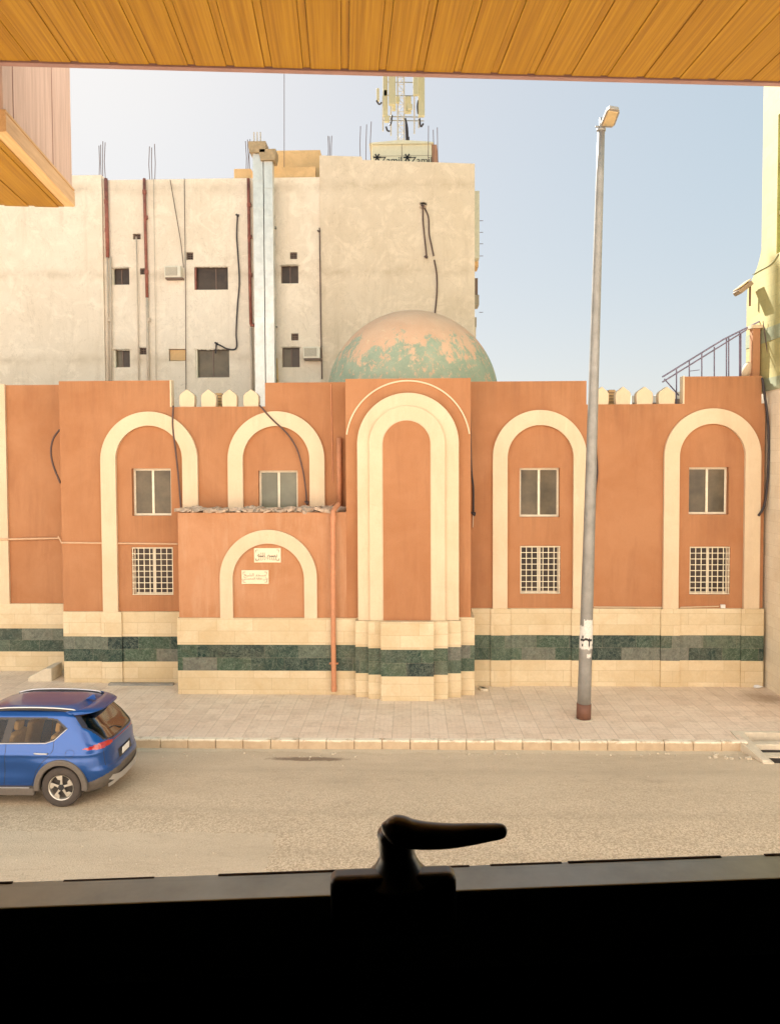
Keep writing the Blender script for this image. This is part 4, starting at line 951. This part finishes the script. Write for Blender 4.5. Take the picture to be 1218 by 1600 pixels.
for k in range(1):
    mb = MB()
    for j in range(60):
        g_ = gnd(random.uniform(240, 1190), random.uniform(1177, 1184), 0); s_ = random.uniform(.008, .028)
        mb.obox((g_.x, g_.y, s_*.4), (s_*1.6, s_, s_), Matrix.Rotation(random.random()*3, 3, 'Z'))
    for j in range(16):
        g_ = gnd(random.uniform(1100, 1185), random.uniform(1178, 1187), 0); s_ = random.uniform(.02, .05); mb.obox((g_.x, g_.y, s_*.4), (s_*1.6, s_, s_), Matrix.Rotation(random.random()*3, 3, 'Z'))
    for j in range(120):
        g_ = gnd(random.uniform(0, 1218), random.uniform(1185, 1360), 0); s_ = random.uniform(.006, .016); mb.obox((g_.x, g_.y, s_*.4), (s_*1.6, s_, s_), Matrix.Rotation(random.random()*3, 3, 'Z'))
    tag(mb.build('gravel', M['concrete'], None), 'loose grit and pebbles scattered over the road and along the kerb', 'gravel', kind='stuff')
mb = MB(); a = gnd(1183, 1075.5, G)
def bot(u, v): th = 2*math.pi*u; rr = [.0, .04, .045, .045, .04, .02, .015, 0][min(7, int(v*7.01))]; return (a.x-.12+.26*v, a.y+rr*math.sin(th), G+.045+rr*math.cos(th))
mb.grid(bot, 12, 7, wrap=True); tag(mb.build('bottle', simple('milky_plastic', (.75, .75, .75), .3), None, smooth=True), 'pale plastic bottle lying in the corner by the tower', 'bottle')

# ================================================================== CAR
CARX, CARY = -5.27, 14.00          # rear bumper X, centre line Y ; the car faces -X
car = thing('parked_car', 'dark blue compact hatchback style SUV with silver roof rails parked at the kerb', 'car', (CARX-2.1, CARY, 0))
car['label'] = 'blue compact SUV with silver roof rails parked by the kerb, seen from behind'
HS = 1.03
ROWS = [  # z, half width, rear x, front x, corner length rear, corner length front
    (.20, .76, .22, 4.05, .34, .45), (.27, .84, .10, 4.18, .36, .5), (.40, .885, .02, 4.27, .38, .55), (.52, .90, .0, 4.30, .40, .6), (.62, .905, .015, 4.30, .40, .62),
    (.66, .905, .045, 4.29, .40, .62), (.78, .905, .065, 4.26, .42, .62), (.90, .895, .07, 4.18, .44, .6), (.97, .88, .075, 4.05, .45, .6), (1.02, .865, .085, 3.80, .45, .7), (1.055, .855, .10, 3.45, .45, .7),
    (1.08, .845, .115, 3.22, .46, .5), (1.26, .775, .25, 2.95, .46, .42), (1.42, .70, .41, 2.67, .46, .36), (1.49, .665, .48, 2.53, .44, .34), (1.54, .62, .55, 2.42, .44, .34), (1.58, .54, .68, 2.26, .42, .34),
    (1.612, .42, .78, 2.08, .4, .3), (1.624, .25, 1.0, 1.92, .3, .25), (1.628, .06, 1.25, 1.7, .15, .15), (1.6285, .0005, 1.45, 1.46, .003, .003)]
def lerp_rows():
    out = []; n = len(ROWS)
    for i in range(n-1):
        p0, p1, p2, p3 = ROWS[max(0, i-1)], ROWS[i], ROWS[i+1], ROWS[min(n-1, i+2)]
        L = math.hypot(p2[0]-p1[0], max(abs(p2[1]-p1[1]), abs(p2[2]-p1[2])*.6)); k = max(1, int(L/.013))
        for j in range(k):
            t = j/k
            out.append(tuple(.5*((2*b)+(-a+c)*t*.6+( -b*0)) if False else b+(c-b)*t for a, b, c, d in zip(p0, p1, p2, p3)))
    out.append(ROWS[-1])
    # light smoothing for soft section lines
    for _ in range(4):
        out = [out[0]] + [tuple((a+2*b+c)/4 for a, b, c in zip(out[i-1], out[i], out[i+1])) for i in range(1, len(out)-1)] + [out[-1]]
    return out
def contour(row):
    z, w_, xr, xf, cr, cf = row; pts = []
    cr = min(cr, (xf-xr)*.45); cf = min(cf, (xf-xr)*.45); br, bf = w_*.62, w_*.62; ex = 2.5
    def tumble(x): return 1-.035*((x-2.2)/2.2)**2
    nR, nC = 22, 46
    for k in range(nR): pts.append((xr, (w_-br)*k/nR))
    for k in range(nC):
        a = (math.pi/2)*k/nC; pts.append((xr+cr*(1-abs(math.cos(a))**(2/ex)), (w_-br)+br*abs(math.sin(a))**(2/ex)))
    nS = 190
    for k in range(nS): t = k/nS; t = t**1.15; pts.append((xr+cr+(xf-xr-cr-cf)*t, w_))
    nF = 26
    for k in range(nF):
        a = (math.pi/2)*(1-k/nF); pts.append((xf-cf*(1-abs(math.cos(a))**(2/ex)), (w_-bf)+bf*abs(math.sin(a))**(2/ex)))
    for k in range(9): pts.append((xf, (w_-bf)*(1-k/8)))
    out = []
    for (x_, y_) in pts:
        bul = .05*(1-(min(abs(y_), w_)/max(w_, .01))**2)   # rear and front bow
        if x_ < 1.0: x_ = x_ + .05*(abs(y_)/max(w_, .01))**2*max(0, 1-x_)
        out.append((x_, y_*tumble(x_)))
    return out
def inpoly(x_, y_, P):
    c_ = False; j = len(P)-1
    for i in range(len(P)):
        if (P[i][1] > y_) != (P[j][1] > y_) and x_ < (P[j][0]-P[i][0])*(y_-P[i][1])/(P[j][1]-P[i][1])+P[i][0]: c_ = not c_
        j = i
    return c_
WR, WF, WZ = .86, 3.46, .352
W_REAR = [(.83, 1.30), (1.02, 1.145), (1.16, 1.105), (1.80, 1.10), (1.74, 1.44), (1.25, 1.455), (1.02, 1.43)]
W_FRONT = [(1.93, 1.10), (2.95, 1.10), (2.62, 1.40), (2.45, 1.45), (1.87, 1.445)]
TRIM = [(.79, 1.31), (1.0, 1.125), (1.15, 1.08), (3.02, 1.078), (2.66, 1.43), (2.45, 1.475), (1.25, 1.48), (1.0, 1.455)]
SHIELD = [(-.60, 1.12), (.60, 1.12), (.68, 1.12), (.60, 1.47), (-.60, 1.47), (-.68, 1.12)]
RGL = [(-.66, 1.30), (-.60, 1.10), (-.45, 1.075), (.45, 1.075), (.60, 1.10), (.66, 1.30), (.585, 1.475), (-.585, 1.475)]
RGT = [(-.70, 1.31), (-.63, 1.08), (-.46, 1.055), (.46, 1.055), (.63, 1.08), (.70, 1.31), (.62, 1.50), (-.62, 1.50)]
def classify(x_, y_, z, nx, ny):
    ay = abs(y_)
    for wx in (WR, WF):
        if math.hypot(x_-wx, z-WZ) < .40 and ay > .55: return None
    side = abs(ny) > abs(nx)
    if side and .9 < z+0 < 1.5 or (side and z > 1.0 and z < 1.5):
        if inpoly(x_, z, W_REAR) or inpoly(x_, z, W_FRONT): return 'side_glass'
        if inpoly(x_, z, TRIM): return 'window_trim'
    if x_ < 1.0 and z > 1.03:
        if inpoly(y_, z, RGL) and x_ < .72: return 'rear_glass'
        if inpoly(y_, z, RGT) and x_ < .76: return 'spoiler_trim'
    if x_ > 2.2 and not side and 1.09 < z < 1.50 and ay < .70: return 'windscreen'
    if x_ < .75:
        # tail lamps and the light bar joining them
        hh = .046*min(1, (.50-x_)/.26)*(1-.35*max(0, min(1, (.66-ay)/.2)))
        if abs(z-(1.012-.02*min(1, max(0, x_-.1)/.3))) < hh and .46 < ay and x_ < .50: return 'tail_lamp'
        if 1.005 < z < 1.03 and ay <= .46: return 'light_bar'
    zc = .36 if .2 < x_ else .36
    if x_ < .55: zc = .36+.20*(1-min(1, x_/.55))
    if z < zc: return 'cladding'
    return 'body'
rows = lerp_rows(); buckets = {}
CT = [contour(r) for r in rows]
def flare(x_, y_, z):
    if y_ < .5: return y_
    k = min(1, (y_-.5)/.3)
    h = math.exp(-((z-.66)/.20)**2)*(math.exp(-((x_-WR)/.55)**4)+math.exp(-((x_-WF)/.55)**4))*.028
    return y_+k*(h - .022*math.exp(-((z-.62)/.14)**2)*math.exp(-((x_-2.15)/.95)**6) + .010*math.exp(-((z-.90)/.035)**2))
CT = [[(x_, flare(x_, y_, rows[i][0])) for x_, y_ in c_] for i, c_ in enumerate(CT)]
def car_pt(i, j, sgn): x_, y_ = CT[i][j]; return (CARX-x_, CARY-sgn*y_, rows[i][0]*HS)
ncol = len(CT[0])
for sgn in (1, -1):
    for i in range(len(rows)-1):
        for j in range(ncol-1):
            a, b, c_, d = (CT[i][j], CT[i][j+1], CT[i+1][j+1], CT[i+1][j]); x_ = (a[0]+c_[0])/2; y_ = (a[1]+c_[1])/2; z = (rows[i][0]+rows[i+1][0])/2
            tx, ty = b[0]-a[0], b[1]-a[1]
            k = classify(x_, y_*sgn, z, ty, tx)
            if k: 
                if k in ('side_glass', 'window_trim'): k = (k, sgn)
                elif k == 'tail_lamp': k = ('tail_lamp', sgn)
                else: k = (k, 0)
                buckets.setdefault(k, []).append((i, j, sgn))
def paint():
    t = NT('blue_metallic_paint', .32, .55); p = t.pos(obj=True)
    t.color((.006, .066, .27))
    t.b.inputs['Coat Weight'].default_value = .7; t.b.inputs['Coat Roughness'].default_value = .04
    return t.m
def tint(name, tr, c=(.60, .52, .38), rough=.03, k=1.0):
    m = bpy.data.materials.new(name); m.use_nodes = True; t = m.node_tree; t.nodes.clear()
    o = t.nodes.new('ShaderNodeOutputMaterial'); a = t.nodes.new('ShaderNodeBsdfTransparent'); a.inputs[0].default_value = (*[q*tr for q in c], 1)
    g = t.nodes.new('ShaderNodeBsdfGlossy'); g.inputs['Roughness'].default_value = rough; g.inputs[0].default_value = (.9, .9, .9, 1)
    f = t.nodes.new('ShaderNodeFresnel'); f.inputs[0].default_value = 1.42; mx = t.nodes.new('ShaderNodeMixShader')
    mk = t.nodes.new('ShaderNodeMath'); mk.operation = 'MULTIPLY'; mk.inputs[1].default_value = k; t.links.new(f.outputs[0], mk.inputs[0]); t.links.new(mk.outputs[0], mx.inputs[0]); t.links.new(a.outputs[0], mx.inputs[1]); t.links.new(g.outputs[0], mx.inputs[2]); t.links.new(mx.outputs[0], o.inputs[0]); return m
CM = {'body': paint(), 'side_glass': tint('tinted_side_glass', 1.55, k=.7), 'rear_glass': tint('dark_rear_glass', .5, k=.26, rough=.10), 'windscreen': tint('windscreen_glass', 1.2), 'window_trim': simple('black_window_trim', (.02, .018, .018), .35),
      'spoiler_trim': simple('black_rear_trim', (.03, .022, .03), .2), 'tail_lamp': simple('red_lamp_lens', (.36, .018, .014), .12, 0, .15, 40, coat=1), 'light_bar': simple('deep_red_bar', (.30, .015, .03), .15, coat=1), 'cladding': simple('grey_plastic_cladding', (.11, .095, .08), .6, 0, .15, 20)}
NM = {'body': 'body', 'side_glass': 'side_glass', 'rear_glass': 'rear_glass', 'windscreen': 'windscreen', 'window_trim': 'window_trim', 'spoiler_trim': 'rear_trim', 'tail_lamp': 'tail_lamp', 'light_bar': 'light_bar', 'cladding': 'cladding'}
carb = None
for key in sorted(buckets, key=lambda k: (k[0] != 'body', str(k))):
    mb = MB(); vd = {}
    for (i, j, sgn) in buckets[key]:
        ids = ((i, j), (i, j+1), (i+1, j+1), (i+1, j)); vv = []
        for q in ids:
            if q[1] == 0: kk = (q[0], 0, 1)
            elif q[1] == ncol-1: kk = (q[0], q[1], 1)
            else: kk = (q[0], q[1], sgn)
            if kk not in vd: vd[kk] = mb.bm.verts.new(car_pt(q[0], q[1], kk[2]))
            vv.append(vd[kk])
        if sgn < 0: vv = vv[::-1]
        if len(set(vv)) == 4:
            try: mb.bm.faces.new(vv)
            except ValueError: pass
    o = mb.build(NM[key[0]], CM[key[0]], car, smooth=True, recalc=False)
bx = lambda x0, x1, y0, y1, z0, z1: (CARX-x1, CARX-x0, CARY-y1, CARY-y0, z0*HS, z1*HS)
# y positive = near (camera) side
chrome = simple('satin_chrome', (.60, .60, .60), .3, .8, .03); blackp = simple('black_plastic', (.02, .02, .022), .5)
beige = simple('beige_upholstery', (.30, .25, .19), .85, 0, .1, 9)
def rl_(x_, z, y_): return Vector((CARX-x_, CARY-y_, z*HS))
for s_ in (1, -1):
    # roof rails
    P = smooth_pts([rl_(.72, 1.545, s_*.565), rl_(.80, 1.585, s_*.565), rl_(1.3, 1.618, s_*.575), rl_(2.0, 1.61, s_*.57), rl_(2.32, 1.555, s_*.56)], 8)
    mb = MB(); mb.tube(P, .015, 8); mb.build('roof_rail', chrome, car, smooth=True)
    P2 = [p+Vector((0, 0, -.035)) for p in P]; mb = MB(); mb.tube(P2, .024, 6); mb.build('rail_seal', blackp, car, smooth=True)
    # wheel arch flares
    for wx in (WR, WF):
        mb = MB(); O = []; I = []
        for k in range(49):
            a = R_(-8+196*k/48); O.append((CARX-wx+.475*math.cos(a), WZ*HS+.475*math.sin(a)*HS)); I.append((CARX-wx+.375*math.cos(a), WZ*HS+.375*math.sin(a)*HS))
        ys = CARY-s_*.938; mb.ring(O, I, ys, ys+s_*.09); mb.build('wheel_arch', CM['cladding'], car, bevel=.02)
        mb = MB()
        def liner(u, v): a = R_(-8+196*u); r_ = .41; return (CARX-wx+r_*math.cos(a), CARY-s_*(.86-.35*v), WZ*HS+r_*math.sin(a))
        mb.grid(liner, 24, 2); mb.build('arch_liner', blackp, car)
    # sill chrome strip, door seams, handle
    mb = MB(); mb.box(*bx(1.42, 2.95, s_*.895, s_*.917, .335, .352)); mb.build('sill_strip', chrome, car)
    mb = MB(); mb.box(*bx(1.34, 2.98, s_*.80, s_*.905, .20, .33)); mb.build('sill', CM['cladding'], car, bevel=.02)
def side_y(x_, z):
    best = min(range(len(rows)), key=lambda i: abs(rows[i][0]-z)); c_ = CT[best]
    k = min(range(60, len(c_)-30), key=lambda j: abs(c_[j][0]-x_)); return c_[k][1]
def seam(pts, nm='door_seam', r=.0045, m=blackp, out=.0):
    for s_ in (1, -1):
        P = []
        for a, b in zip(pts[:-1], pts[1:]):
            n_ = max(2, int(math.hypot(a[0]-b[0], a[1]-b[1])/.04))
            for k in range(n_): t = k/n_; x_, z = a[0]+(b[0]-a[0])*t, a[1]+(b[1]-a[1])*t; P.append(rl_(x_, z, s_*(side_y(x_, z)+out)))
        x_, z = pts[-1]; P.append(rl_(x_, z, s_*(side_y(x_, z)+out)))
        mb = MB(); mb.tube(P, r, 5); mb.build(nm, m, car, smooth=True)
seam([(1.0, 1.12), (1.0, .98), (1.06, .88), (1.16, .80), (1.30, .62), (1.36, .42), (1.40, .36)])
seam([(1.84, 1.08), (1.84, .9), (1.86, .5), (1.88, .37)]); seam([(2.98, 1.07), (3.0, .85), (3.02, .4)])
seam([(.79, 1.31), (1.0, 1.125), (1.15, 1.083), (2.0, 1.078), (3.0, 1.076)], 'belt_moulding', .0085, chrome, .003)
seam([(.62, .93), (.64, .97), (.70, .985), (.76, .97), (.78, .92), (.76, .87), (.70, .855), (.64, .87), (.62, .93)], 'fuel_flap', .003)
for s_ in (1, -1):
    for hx in (1.20, 2.1):
        y0 = side_y(hx, .93); mb = MB(); mb.tube(smooth_pts([rl_(hx-.11, .925, s_*(y0+.002)), rl_(hx-.09, .93, s_*(y0+.03)), rl_(hx+.09, .935, s_*(y0+.03)), rl_(hx+.11, .93, s_*(y0+.002))], 4), .014, 8); mb.build('door_handle', chrome, car, smooth=True)
    mb = MB(); c_ = rl_(2.72, 1.14, s_*.99); mb.obox(c_, (.12, .22, .16), Matrix.Rotation(0, 3, 'Z')); mb.build('wing_mirror', CM['body'], car, bevel=.04, seg=4)
# tailgate: spoiler, plate, handle strip, lower bumper, skid, seams
def rear_x(y_, z):
    i = min(range(len(rows)), key=lambda i: abs(rows[i][0]-z)); c_ = CT[i]; j = min(range(0, 80), key=lambda j: abs(c_[j][1]-abs(y_))); return c_[j][0]
mb = MB()
def spoil(u, v):
    y_ = (-.64+1.28*u); e = 1-abs(y_/.66)**3
    ang = v*2*math.pi; L = .15*(.45+.55*e); cx_ = rear_x(y_, 1.50)+.03-.03*e; th = .022
    return rl_(cx_-.5*L*0+L*.95*math.cos(ang)-.06, 1.535+.02*e+th*math.sin(ang)+.028*math.cos(ang), y_)
mb.grid(spoil, 28, 20); mb.build('spoiler', CM['body'], car, smooth=True)
def rear_patch(nm, m, y0, y1, z0, z1, out, n=16, nz=6, thick=.0):
    mb = MB()
    def fn(u, v): y_ = y0+(y1-y0)*u; z = z0+(z1-z0)*v; return rl_(rear_x(y_, z)-out, z, y_)
    mb.grid(fn, n, nz); return mb.build(nm, m, car, smooth=True)
rear_patch('plate_recess', blackp, -.30, .30, .655, .80, .004)
mb = MB(); c_ = rl_(rear_x(0, .72)-.012, .725, 0); mb.obox(c_, (.012, .34, .125), Matrix.Rotation(R_(4), 3, 'Y')); pl_ = mb.build('number_plate', simple('white_plate', (.80, .80, .76), .4, 0, .03), car, bevel=.004)
mb = MB()
for k in range(2):
    for j, y_ in enumerate((-.12, -.07, -.02, .05, .10)):
        mb.obox(c_+Vector((.0085, y_, .026-.052*k)), (.004, .022, .03), Matrix.Rotation(R_(4), 3, 'Y'))
rear_patch('lower_grille', blackp, -.62, .62, .30, .40, .006)
def skid(u, v):
    y_ = -.70+1.4*u; e = abs(y_/.70)**4; z = .36+.10*e+(.055)*(v-.5)*2*(1-.3*e); return rl_(rear_x(y_, .42)-.035+.05*e, z, y_)
mb = MB(); mb.grid(skid, 30, 4); mb.build('skid_trim', chrome, car, smooth=True)
def skid2(u, v):
    y_ = -.60+1.2*u; z = .24+.07*v; return rl_(rear_x(y_, .3)-.008, z, y_)
mb = MB(); mb.grid(skid2, 20, 2); mb.build('skid_plate', chrome, car, smooth=True)
mb = MB(); mb.tube([rl_(rear_x(y_, .655)-.003, .655-.02*abs(y_), y_) for y_ in [(-.72+1.44*k/24) for k in range(25)]], .005, 5); mb.build('tailgate_seam', blackp, car)
for s_ in (1, -1):
    mb = MB(); mb.tube([rl_(rear_x(.70, z)-.0, z, s_*.70) for z in [.66+.30*k/8 for k in range(9)]], .004, 5); mb.build('tailgate_seam', blackp, car)
mb = MB(); mb.tube([rl_(rear_x(0, 1.10)-.02, 1.10, 0), rl_(rear_x(.1, 1.2)-.02, 1.17, .16), rl_(rear_x(.3, 1.2)-.02, 1.20, .33)], .011, 6); mb.build('rear_wiper', blackp, car)
mb = MB(); mb.prism([(CARX-.78, 1.60*HS), (CARX-.58, 1.59*HS), (CARX-.60, 1.685*HS), (CARX-.64, 1.69*HS)], CARY-.018, CARY+.018); mb.build('roof_antenna', CM['body'], car, bevel=.01)
# wheels
alloy = simple('machined_alloy', (.66, .62, .54), .3, .7, .06); tyre = simple('tyre_rubber', (.055, .045, .038), .85, 0, .15, 12)
def wheel(wx, s_):
    c_ = Vector((CARX-wx, CARY-s_*.80, WZ)); R0 = .352
    t = MB(); prof_ = [(.215, -.09), (.25, -.105), (.30, -.11), (.340, -.10), (R0, -.07), (R0, .07), (.340, .10), (.30, .11), (.25, .105), (.215, .09), (.20, 0)]
    def fn(u, v):
        a = 2*math.pi*u; f_ = v*(len(prof_)); i = int(f_) % len(prof_); r_, y_ = prof_[i]; return (c_.x+r_*math.cos(a), c_.y+y_, c_.z+r_*math.sin(a))
    t.grid(fn, 56, len(prof_), wrap=True); w_ = t.build('wheel', tyre, car, smooth=True)
    r = MB(); yy = c_.y-s_*.075
    def rim(u, v): a = 2*math.pi*u; r_, y_ = [(.223, -.10), (.215, -.098), (.205, -.07), (.20, .05)][min(3, int(v*3.01))]; return (c_.x+r_*math.cos(a), c_.y+s_*y_, c_.z+r_*math.sin(a))
    r.grid(rim, 48, 3, wrap=True); r.build('rim', alloy, w_, smooth=True)
    sp = MB()
    for k in range(5):
        a = R_(90+72*k)
        def P(r_, da): return (c_.x+r_*math.cos(a+R_(da)), c_.z+r_*math.sin(a+R_(da)))
        for (d1, d2, d3, d4) in ((-12, -3, 2, 22),):
            sp.prism([P(.045, -30), P(.075, -14), P(.207, -6), P(.207, 26), P(.15, 24), P(.125, 6), P(.05, 30)], yy-.012*s_, yy+.012*s_)
    sp.build('spoke', alloy, w_, bevel=.004)
    b = MB(); b.tube([(c_.x, yy-s_*.02, c_.z), (c_.x, yy+s_*.02, c_.z)], .052, 20); b.build('hub', blackp, w_)
    b = MB(); b.tube([(c_.x, yy+s_*.05, c_.z), (c_.x, yy+s_*.08, c_.z)], .20, 30); b.build('brake_disc', simple('dark_brake', (.04, .035, .03), .6), w_)
for wx in (WR, WF):
    for s_ in (1, -1): wheel(wx, s_)
# interior
mb = MB(); mb.box(*bx(.3, 3.6, -.70, .70, .30, .45)); mb.box(*bx(.25, .9, -.60, .60, .45, .95)); mb.build('floor_pan', simple('dark_carpet', (.05, .04, .03), .9), car)
for (sx, ys) in ((1.25, (-.45, 0, .45)), (2.05, (-.36, .36))):
    for y_ in ys:
        hw = .20 if sx < 2 else .25
        mb = MB(); M_ = Matrix.Rotation(R_(-14), 3, 'Y')
        mb.obox(rl_(sx-.1, .85, y_), (.13, hw*2, .62), Matrix.Rotation(R_(14), 3, 'Y')); mb.obox(rl_(sx+.25, .58, y_), (.5, hw*2, .15), Matrix.Identity(3)); mb.build('seat', beige, car, bevel=.04, seg=3)
        mb = MB(); mb.obox(rl_(sx-.20, 1.26, y_), (.09, .24, .17), Matrix.Rotation(R_(10), 3, 'Y')); mb.build('headrest', beige, car, bevel=.03, seg=3)
mb = MB(); mb.box(*bx(2.95, 3.35, -.68, .68, .75, 1.04)); mb.build('dashboard', blackp, car, bevel=.03)
mb = MB()
P = [rl_(2.80+.06*math.sin(a), .98+.17*math.sin(a), .36+.18*math.cos(a)) for a in [2*math.pi*k/20 for k in range(21)]]; mb.tube(P, .014, 6); mb.build('steering_wheel', blackp, car)
for s_ in (1, -1):
    mb = MB(); mb.obox(rl_(4.02, .80, s_*.66), (.22, .26, .12), Matrix.Rotation(R_(s_*28), 3, 'Z')); mb.build('headlight', simple('headlamp_glass', (.7, .72, .75), .1, .1), car, bevel=.03)

# ================================================================== OUR BUILDING: ROOM, WINDOW, CANOPY  (local frame turned by OURYAW about the eye)
def locth(name, lab, cat): return thing(name, lab, cat, (0, 0, EYE), OURYAW)
NEAR = .70
zf = loc(609, 1396, NEAR).z
k_ = loc(609, 1356, 1.0).z; FAR = zf/k_
def lbox(b, x0, x1, y0, y1, z0, z1): b.box(x0, x1, y0, y1, z0, z1)
def lstruct(name, boxes, m=None):
    mb = MB()
    for b in boxes: mb.box(*b)
    o = mb.build(name, m or M['room'], None); o.location = (0, 0, EYE); o.rotation_euler = (0, 0, OURYAW); return structure(o)
WX0, WX1, WZT = -.62, .78, 1.05
WZ0 = zf-.075
lstruct('wall_window', [(-2.2, WX0, FAR+.0, FAR+.2, -1.6, 1.3), (WX1, 2.2, FAR, FAR+.2, -1.6, 1.3), (WX0, WX1, NEAR+.004, FAR-.004, -1.6, WZ0), (WX0, WX1, FAR-.003, FAR+.2, -1.6, zf-.2), (WX0, WX1, FAR, FAR+.2, WZT, 1.3)])
lstruct('floor', [(-2.2, 2.2, -3.2, FAR+.2, -1.8, -1.601)]); lstruct('ceiling', [(-2.2, 2.2, -3.2, FAR+.2, 1.301, 1.45)])
lstruct('wall_left', [(-2.35, -2.201, -3.2, FAR+.2, -1.8, 1.45)]); lstruct('wall_right', [(2.201, 2.35, -3.2, FAR+.2, -1.8, 1.45)]); lstruct('wall_back', [(-2.2, 2.2, -3.35, -3.201, -1.8, 1.45)])
# own facade below and around the window, unseen; enlarged and pale to bounce sunlight
lstruct('facade_bounce_wall', [(-32, -2.36, FAR+.0, FAR+.2, -9, 13.0), (2.36, 32, FAR, FAR+.2, -9, 13.0), (-2.36, 2.36, FAR+.0, FAR+.2, -9, -1.801), (-2.36, 2.36, FAR, FAR+.2, 1.451, 13.0)], simple('beige_bounce_facade', (.88, .785, .72), .9))
win = locth('window', 'black silhouetted window frame with grey top ledge along the bottom of the view', 'window')
mb = MB(); mb.box(WX0, WX1, NEAR, FAR, zf-.075, zf); mb.build('frame', M['winframe'], win, local=True, bevel=.0015)
mb = MB(); mb.box(WX0, WX0+.06, NEAR, FAR, zf+.001, WZT); mb.box(WX1-.06, WX1, NEAR, FAR, zf+.001, WZT); mb.box(WX0+.06, WX1-.06, NEAR, FAR, WZT-.06, WZT); mb.build('frame', M['winframe'], win, local=True)
mb = MB(); xq = WX0+.06
while xq < WX1-.06:
    L_ = random.uniform(.03, .16); g_ = random.uniform(.0, .07); h_ = random.uniform(.0001, .0008)
    mb.box(xq, min(xq+L_, WX1-.06), FAR-.0035, FAR-.0005, zf-.001, zf+h_); xq += L_+g_
mb.build('seal', simple('perished_rubber_seal', (.05, .03, .025), .9), win, local=True)
gm = bpy.data.materials.new('clear_glass'); gm.use_nodes = True; gm.node_tree.nodes.clear()
a_ = gm.node_tree.nodes.new('ShaderNodeBsdfTransparent'); a_.inputs[0].default_value = (.98, .98, .975, 1); b_ = gm.node_tree.nodes.new('ShaderNodeOutputMaterial'); gm.node_tree.links.new(a_.outputs[0], b_.inputs[0])
mb = MB(); mb.box(WX0+.06, WX1-.06, FAR-.012, FAR-.008, zf+.001, WZT-.061); mb.build('pane', gm, win, local=True)
# handle
hb0, hb1 = loc(516, 1390, NEAR-.012), loc(711, 1386, NEAR-.012)
zt_ = loc(612, 1366, NEAR-.005).z+.0
mb = MB(); hz = loc(612, 1372, NEAR-.024).z; mb.box(hb0.x, hb1.x, NEAR-.024, hz/loc(612, 1350, 1.0).z, zf-.03, hz); hbase = mb.build('handle', M['handle'], win, local=True, bevel=.0075, seg=5)
def lp(px, py, Y): return loc(px, py, Y)
yh = NEAR-.004
mb = MB(); mb.tube(smooth_pts([lp(622, 1372, yh), lp(621, 1345, yh), lp(619, 1325, yh), lp(617, 1305, yh), lp(613, 1292, yh)], 5), [.0245*s_ for s_ in [1.35]*1+[1.25, 1.1, .95, .85, .78, .72, .68, .66, .66, .66, .66, .66, .66, .66, .66, .66, .66, .66, .62, .60]], 18)
neck = mb.build('spindle', M['handle'], hbase, local=True, smooth=True)
LV = [(599, 1286, 4), (601, 1288, 9), (606, 1290.5, 15), (614, 1293.5, 20.5), (625, 1298, 23), (642, 1303, 22), (670, 1306, 20.5), (705, 1306, 18.5), (740, 1303, 16), (765, 1300.5, 13.5), (780, 1299, 12), (788, 1298.5, 9), (791.5, 1298.5, 3)]
pts = smooth_pts([(a, b, c_) for a, b, c_ in LV], 4)
mb = MB(); P = [lp(p.x, p.y, yh-.012) for p in pts]; mb.tube(P, [p.z*NEAR/F*1.0 for p in pts], 18)
for v_ in mb.bm.verts: pass
mb.build('lever', M['handle'], hbase, local=True, smooth=True)
# canopy soffit
canopy = locth('canopy', 'woodgrain panelled canopy soffit hanging over the top of the view', 'canopy')
EDGE = 3.7; zs_ = loc(609, 113, EDGE).z
mb = MB(); x_ = -5.1
while x_ < 5.1:
    mb.box(x_+.001, x_+.142, FAR+.21, EDGE-.006, zs_+.003, zs_+.02); mb.box(x_+.1432, x_+.1762, FAR+.21, EDGE-.010, zs_+.006, zs_+.02)
    x_ += .1772
mb.build('soffit', M['wood'], canopy, local=True, bevel=.002)
mb = MB(); mb.box(-5.1, 5.1, FAR+.21, EDGE-.02, zs_+.021, zs_+.4); mb.build('deck', simple('canopy_deck', (.5, .45, .4), .9), canopy, local=True)
mb = MB(); mb.box(-5.1, 5.1, EDGE-.004, EDGE+.03, zs_-.004, zs_+.42); mb.build('fascia', M['fascia'], canopy, local=True)
# projecting box on the left
bay = locth('projecting_bay', 'pale woodgrain clad box with orange plank underside at the upper left', 'bay')
BYAW = OURYAW+R_(2.3); bay.rotation_euler = (0, 0, BYAW); BY = 5.0; br = loc(117.5, 324, BY, BYAW); bt = loc(117, 296, BY, BYAW)
x1b, zb_ = br.x, br.z; zt1 = bt.z
mb = MB(); mb.box(x1b-2.5, x1b-.012, EDGE+.22, BY-.012, zt1+.001, zt1+2.6); mb.build('side_panel', M['pinkwood'], bay, local=True)
mb = MB()
for yy in (EDGE+.35, BY-.36): mb.box(x1b-.0125, x1b-.010, yy-.003, yy+.003, zt1+.01, zt1+2.6)
mb.build('joint', M['fascia'], bay, local=True)
mb = MB(); mb.prism([(x1b-2.5, zb_+.012), (x1b-.015, zb_+.003), (x1b-.0, zb_+.006), (x1b, zt1-.02), (x1b-.006, zt1-.017), (x1b-.006, zt1-.012), (x1b, zt1-.010), (x1b, zt1), (x1b-2.5, zt1)], EDGE+.22, BY); mb.build('edge_trim', M['tanwood'], bay, local=True)
mb = MB(); x_ = x1b-.05-.1875
while x_ > x1b-2.4:
    mb.box(x_+.001, x_+.142, EDGE+.22, BY-.006, zb_-.006, zb_+.003); mb.box(x_+.1432, x_+.1762, EDGE+.22, BY-.01, zb_-.002, zb_+.003); x_ -= .1772
mb.build('soffit', M['wood'], bay, local=True, bevel=.0015)
